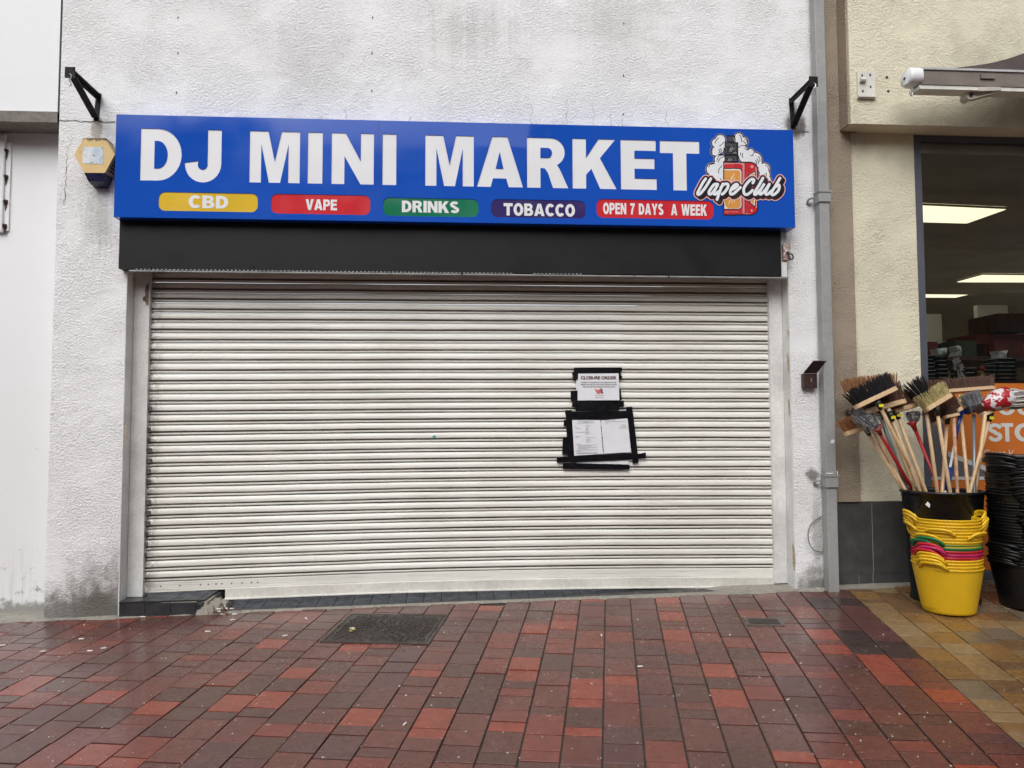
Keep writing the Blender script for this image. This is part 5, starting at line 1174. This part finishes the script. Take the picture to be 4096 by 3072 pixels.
for k in range(4): em += stroke_polys([(690+k*8,470+k*15),(715+k*8,485+k*13),(745,482+k*13),(770-k*3,462+k*16)], 4.5, 4)
nlg = lambda ps: [[(npt(x,y,.0155).x, npt(x,y,.0155).z) for x,y in p] for p in ps]
flat('emblem', union2d(nlg(em)), NY-.0155, EMR, sheet)
flat('emblem', union2d(nlg([arc(775,492,10,24,0,340,16), [(765,500),(785,500),(795,520),(768,518)]])), NY-.0155, EMB, sheet)
flat('emblem', union2d(nlg(stroke_polys([(768,466),(757,485),(758,505),(770,522),(795,522)], 3, 4))), NY-.0157, EMR, sheet)
n2 = empty('order_documents', npt(770,1060), 'two typed court order pages framed with black tape on the shutter', 'notice')
strip([(470,1300),(1100,1290),(1098,1380),(470,1365)], .000, 'lower_sheet', PAPER, n2, .001)
for i, q4 in enumerate(([(345,745),(1110,735),(1110,845),(345,845)], [(335,725),(412,725),(412,770),(332,772)], [(318,842),(352,842),(352,915),(316,918)], [(340,760),(425,770),(448,1300),(365,1290)], [(305,1055),(370,1050),(375,1265),(298,1262)], [(1068,688),(1143,683),(1152,790),(1070,785)], [(1080,745),(1150,740),(1222,1360),(1148,1370)], [(1205,1255),(1308,1235),(1305,1305),(1215,1312)], [(230,1295),(1210,1240),(1215,1318),(235,1362)], [(305,1362),(1110,1385),(1112,1445),(305,1435)])):
    strip(q4, .002+.0009*i, 'tape_strip', TAPE, n2, .002)
pgA = strip([(418,845),(757,845),(790,1252),(443,1275)], .0135, 'page', PAPER, n2, .0015); pgB = strip([(765,848),(1085,825),(1128,1232),(802,1250)], .0142, 'page', PAPER, n2, .0015)
pr = MB(); rp_ = random.Random(4)
def pline(x0, x1, y, sl_, d=.017, th=3.4):
    pr.add([npt(x0,y-th/2,d),npt(x0,y+th/2,d),npt(x1,y+th/2+sl_*(x1-x0),d),npt(x1,y-th/2+sl_*(x1-x0),d)], [(0,1,2,3)])
for y, segs in ((858,((485,690),)),(870,((545,610),)),(882,((475,685),)),(912,((450,466),(578,632))),(932,((452,488),(580,622))),(950,((453,522),(580,608))),(962,((582,620),)),(972,((582,606),)),(992,((455,640),)),(1003,((583,628),)),(1013,((583,612),)),(1042,((458,520),)),(1056,((460,498),(585,695))),(1076,((586,640),)),(1086,((587,615),)),(1100,((588,642),)),(1112,((588,605),)),(1136,((462,526),)),(1150,((485,712),)),(1162,((486,640),)),(1178,((486,722),)),(1190,((488,606),)),(1208,((466,725),)),(1220,((467,530),)),(1240,((468,722),)),(1250,((468,725),))):
    for a_, b_ in segs: pline(a_, b_, y, -.02)
pr.build('print', M('grey_ink', (.30,.30,.32), .6), pgA)
pr = MB()
for y, segs in ((848,((808,940),)),(868,((812,1065),)),(880,((815,850),)),(905,((1010,1065),)),(925,((995,1075),)),(942,((985,1078),))):
    for a_, b_ in segs: pline(a_, b_, y, -.035, .018)
pr.build('print', MATS['grey_ink'], pgB)

# ------------------------------------------------------------------ manhole cover and drain lid
CI = make_brick('cast_iron', (.046,.036,.031), .4, .3, (.28,.6), .8)
mc = [(cu0,cv0),(cu0,cv1),(cu1,cv1),(cu1,cv0)]; ctr = fromuv((cu0+cu1)/2,(cv0+cv1)/2)
mh = empty('manhole_cover', ctr, 'dark cast iron manhole cover with swirled ribs set in the red bricks', 'manhole cover')
def slab(u0,u1,v0,v1,z0,z1): 
    q_ = [(u0,v0),(u0,v1),(u1,v1),(u1,v0)]; return [fromuv(u,v,z0) for u,v in q_], [fromuv(u,v,z1) for u,v in q_]
fw = .022; mb = MB()
for r_ in ((cu0,cu0+fw,cv0,cv1),(cu1-fw,cu1,cv0,cv1),(cu0+fw,cu1-fw,cv0,cv0+fw),(cu0+fw,cu1-fw,cv1-fw,cv1)): b_, t_ = slab(*r_,-.04,.006); mb.hexa(b_, t_)
mb.build('frame', CI, mh)
g_ = .005; b_, t_ = slab(cu0+fw+g_,cu1-fw-g_,cv0+fw+g_,cv1-fw-g_,-.04,.005); mb = MB(); mb.hexa(b_, t_); lid = mb.build('lid', CI, mh)
mb = MB(); uc, vc = (cu0+cu1)/2, (cv0+cv1)/2; rm = random.Random(9)
U0, U1, V0, V1 = cu0+fw+.02, cu1-fw-.02, cv0+fw+.02, cv1-fw-.02
for ring in range(1, 17):
    rad = ring*.0225; nseg = max(5, int(rad*2*math.pi/.05))
    for k in range(nseg):
        a0_ = 2*math.pi*(k+.5*(ring%2))/nseg+.1*ring; pts_ = []
        for j in range(4):
            an = a0_+(j/3)*(2*math.pi/nseg)*.72; rr_ = rad+.006*math.sin(j*1.6+ring); pts_.append((uc+rr_*math.cos(an), vc+rr_*math.sin(an)))
        if all(U0 < u < U1 and V0 < v < V1 for u, v in pts_):
            for (ua,va),(ub,vb_) in zip(pts_[:-1], pts_[1:]):
                du, dv = ub-ua, vb_-va; l_ = math.hypot(du,dv); nu, nv = -dv/l_*.0052, du/l_*.0052
                mb.hexa([fromuv(ua-nu,va-nv,.0045),fromuv(ub-nu,vb_-nv,.0045),fromuv(ub+nu,vb_+nv,.0045),fromuv(ua+nu,va+nv,.0045)], [fromuv(ua-nu*.6,va-nv*.6,.011),fromuv(ub-nu*.6,vb_-nv*.6,.011),fromuv(ub+nu*.6,vb_+nv*.6,.011),fromuv(ua+nu*.6,va+nv*.6,.011)])
mb.build('swirl_ribs', CI, lid)
for (u, v) in ((uc, cv0+fw*.9),(uc, cv1-fw*.9)):
    b_, t_ = slab(u-.022,u+.022,v-.006,v+.006,.0061,.0066); mb = MB(); mb.hexa(b_, t_); mb.build('key_slot', M('slot_black', (.004,.004,.004), .9), mh)
ctr = fromuv((gu0+gu1)/2,(gv0+gv1)/2); dl = empty('drain_lid', ctr, 'small dark rectangular drain lid in the paving before the right pier', 'drain lid')
gu1 = gu0+.16; gv1 = gv0+.235
b_, t_ = slab(gu0,gu1,gv0,gv1,-.03,.003); mb = MB(); mb.hexa(b_, t_); mb.build('frame', make_brick('grey_stone_frame', (.085,.065,.06), .5, .2), dl)
b_, t_ = slab(gu0+.03,gu1-.03,gv0+.022,gv1-.022,.0031,.005); mb = MB(); mb.hexa(b_, t_); mb.build('lid', CI, dl)
for k in range(12):
    v = gv0+.03+k*(gv1-gv0-.06)/11; b_, t_ = slab(gu0+.034,gu1-.034,v-.004,v+.004,.0051,.008); mb = MB(); mb.hexa(b_, t_); mb.build('rib', CI, dl)

# ------------------------------------------------------------------ litter
BUTT = M('cigarette_paper', (.72,.70,.66), .7, .06, 60)
mb = MB(); mb.tube([(-.013,0,.004),(.006,0,.0042),(.0135,.0012,.004)], [.0042,.0042,.0036], 7); bm_ = mb.mesh('cigarette_butt'); bm_.materials.append(BUTT)
rl = random.Random(12)
def butt(p, lab, ang=None, z=None):
    o = bpy.data.objects.new('cigarette_butt', bm_); COL.objects.link(o); o.location = (p.x, p.y, (gz(p.x,p.y)+.001) if z is None else z); o.rotation_euler = (0,0,rl.uniform(0,3.14) if ang is None else ang); o.scale = [1.15]*3
    tag(o, lab, 'cigarette butt', 'cigarette butts on the ground')
LB = crop(0,2100,1.706); lab = 'white cigarette butt lying loose on the wet red paving'
spots = [((290,870,.6),'cigarette butt alone on the red bricks nearest the left picture edge but one'), ((555,783,0),'cigarette butt farthest from the black step of the pair by the left pier'), ((613,865,.05),'left one of two cigarette butts lying close together before the step'), ((706,847,.5),'right one of two cigarette butts lying close together before the step'), ((975,632,0),'cigarette butt at the front foot of the black step'), ((1418,732,.05),'cigarette butt on the bricks a stride before the broken step corner'), ((1585,652,.5),'cigarette butt on the bricks just right of the litter heap'), ((1600,614,.05),'cigarette butt at the tile edge just right of the litter heap'), ((1520,614,0),'cigarette butt at the front edge of the litter heap'), ((18,826,.3),'pale crumpled butt at the very left picture edge')]
for (x, y, a_), lb_ in spots: butt(gnd(*LB(x,y)), lb_, a_)
for (x, y), lb_ in (((2406,2544),'cigarette butt in a brick joint before the middle right of the shutter'), ((3271,2357),'cigarette butt at the foot of the drainpipe'), ((1225,2477),'cigarette butt on the bricks just left of the manhole cover'), ((1140,2546),'cigarette butt left of the manhole cover nearer the camera'), ((2560,2670),'cigarette butt on the bricks in the middle right foreground'), ((1620,2900),'cigarette butt nearest the camera in the foreground')): butt(gnd(x,y), lb_)
ml = crop(800,2380,2.212); p = gnd(*ml(1345,316)); butt(p, 'white cigarette butt lying on the manhole cover', 0, gz(p.x,p.y)+.011)
p = gnd(*ml(1348,335)); mb = MB()
for k in range(7): a_ = p+Vector((rl.gauss(0,.010),rl.gauss(0,.012),.012+k*.001)); mb.add([a_+Vector((-.008,-.006,0)),a_+Vector((.009,-.005,.004)),a_+Vector((.006,.008,.002)),a_+Vector((-.007,.006,.006))], [(0,1,2,3)])
tag(mb.build('dead_leaf', M('yellow_leaf', (.48,.36,.08), .7, .2, 60)), 'small crumpled yellow leaf lying on the manhole cover', 'leaf')
zc2 = at(3310,1900,PY-.01).z+.006
for k, x in enumerate((-.075,-.055,-.042,-.006)):
    o = bpy.data.objects.new('cigarette_butt', bm_); COL.objects.link(o); o.location = (pxr+x, PY-.014, zc2+(.008 if k == 3 else 0)); o.rotation_euler = (0, R(80) if k == 3 else R(12), rl.uniform(-.4,.4)); tag(o, 'cigarette butt balanced on the lower collar of the drainpipe', 'cigarette butt', 'cigarette butts on the pipe collar')
for k in range(11):
    p = Vector((sx2-.06+rl.gauss(0,.05), -.02+rl.uniform(-.03,.10), 0)); butt(p, 'cigarette butt in the litter heap by the broken step corner', None, gz(p.x,p.y)+.012+rl.random()*.03)
mb = MB()
for k in range(70):
    p = Vector((sx2-.03+rl.gauss(0,.05), .01+rl.gauss(0,.04), 0)); z = gz(p.x,p.y)+.006+rl.random()*.022; l_ = rl.uniform(.008,.028); a_ = rl.uniform(0,6.28); d_ = Vector((math.cos(a_)*l_,math.sin(a_)*l_,rl.uniform(-.006,.01))); n2_ = Vector((-d_.y,d_.x,0))*.25
    c_ = Vector((p.x,p.y,z)); mb.add([c_-d_,c_+n2_,c_+d_,c_-n2_+Vector((0,0,.004))], [(0,1,2),(0,2,3)])
o = mb.build('leaf_litter', M('leaf_litter', (.16,.085,.045), .8, .5, 60)); o['kind'] = 'stuff'; tag(o, 'brown leaf litter gathered at the broken end of the black step', 'litter')
PEB = M('pale_grit', (.50,.46,.42), .8, .2, 60); mb = MB()
for k in range(420):
    px, py = rl.uniform(0,4096), rl.uniform(2420,3072); p = gnd(px,py); s2 = abs(rl.gauss(.0022,.0018))+.0012
    if p.y > -.03: continue
    c_ = Vector((p.x,p.y,gz(p.x,p.y)+.0005)); mb.add([c_+Vector((s2,0,0)),c_+Vector((0,s2,0)),c_+Vector((-s2*.8,0,0)),c_+Vector((0,-s2,0)),c_+Vector((0,0,s2*.9))], [(0,1,4),(1,2,4),(2,3,4),(3,0,4)])
o = mb.build('grit', PEB); o['kind'] = 'stuff'; tag(o, 'pale grit scattered over the wet paving', 'grit')

# ------------------------------------------------------------------ the other side of the street, seen only as reflections
OPW = M('opposite_render', (.32,.31,.29), .8, .12, .6); OPB = M('opposite_brick', (.16,.10,.075), .8, .2, 2); OPG = M('opposite_glass', (.03,.035,.04), .08); OPR = M('opposite_roof', (.06,.06,.065), .7, .2, 2)
for k, (x0, x1, h_, mt, nm) in enumerate(((-22,-6.2,10.2,OPB,'brick'),(-6.1,2.4,9.2,OPW,'pale rendered'),(2.5,22,11.0,OPB,'taller brick'))):
    y1 = -15.5; zb4 = gz(0,y1)-.1; e = empty('opposite_building', ((x0+x1)/2,y1,zb4), f'{nm} building across the street mirrored faintly in the glossy sign', 'building', 'buildings across the street')
    mb = MB(); mb.box(x0,x1,y1-6,y1,zb4,zb4+h_); mb.build('wall', mt, e)
    mb = MB(); mb.add([(x0-.2,y1+.3,zb4+h_),(x1+.2,y1+.3,zb4+h_),(x1+.2,y1-3,zb4+h_+2),(x0-.2,y1-3,zb4+h_+2),(x0-.2,y1-6.3,zb4+h_),(x1+.2,y1-6.3,zb4+h_)], [(0,1,2,3),(3,2,5,4)]); mb.build('roof', OPR, e)
    x = x0+.9
    while x+1.2 < x1:
        
        for zz in (3.9, 6.7): mb = MB(); mb.box(x,x+1.1,y1+.002,y1+.05,zb4+zz,zb4+zz+1.5); mb.build('window', OPG, e)
        x += 2.4
    mb = MB(); mb.box(x0+.5,x1-.5,y1+.002,y1+.06,zb4+.4,zb4+2.6); mb.build('shop_front', OPG, e)
    mb = MB(); mb.box(x0+.3,x1-.3,y1+.002,y1+.15,zb4+2.75,zb4+3.3); mb.build('fascia_board', (OPR,OPW,OPB)[k], e)
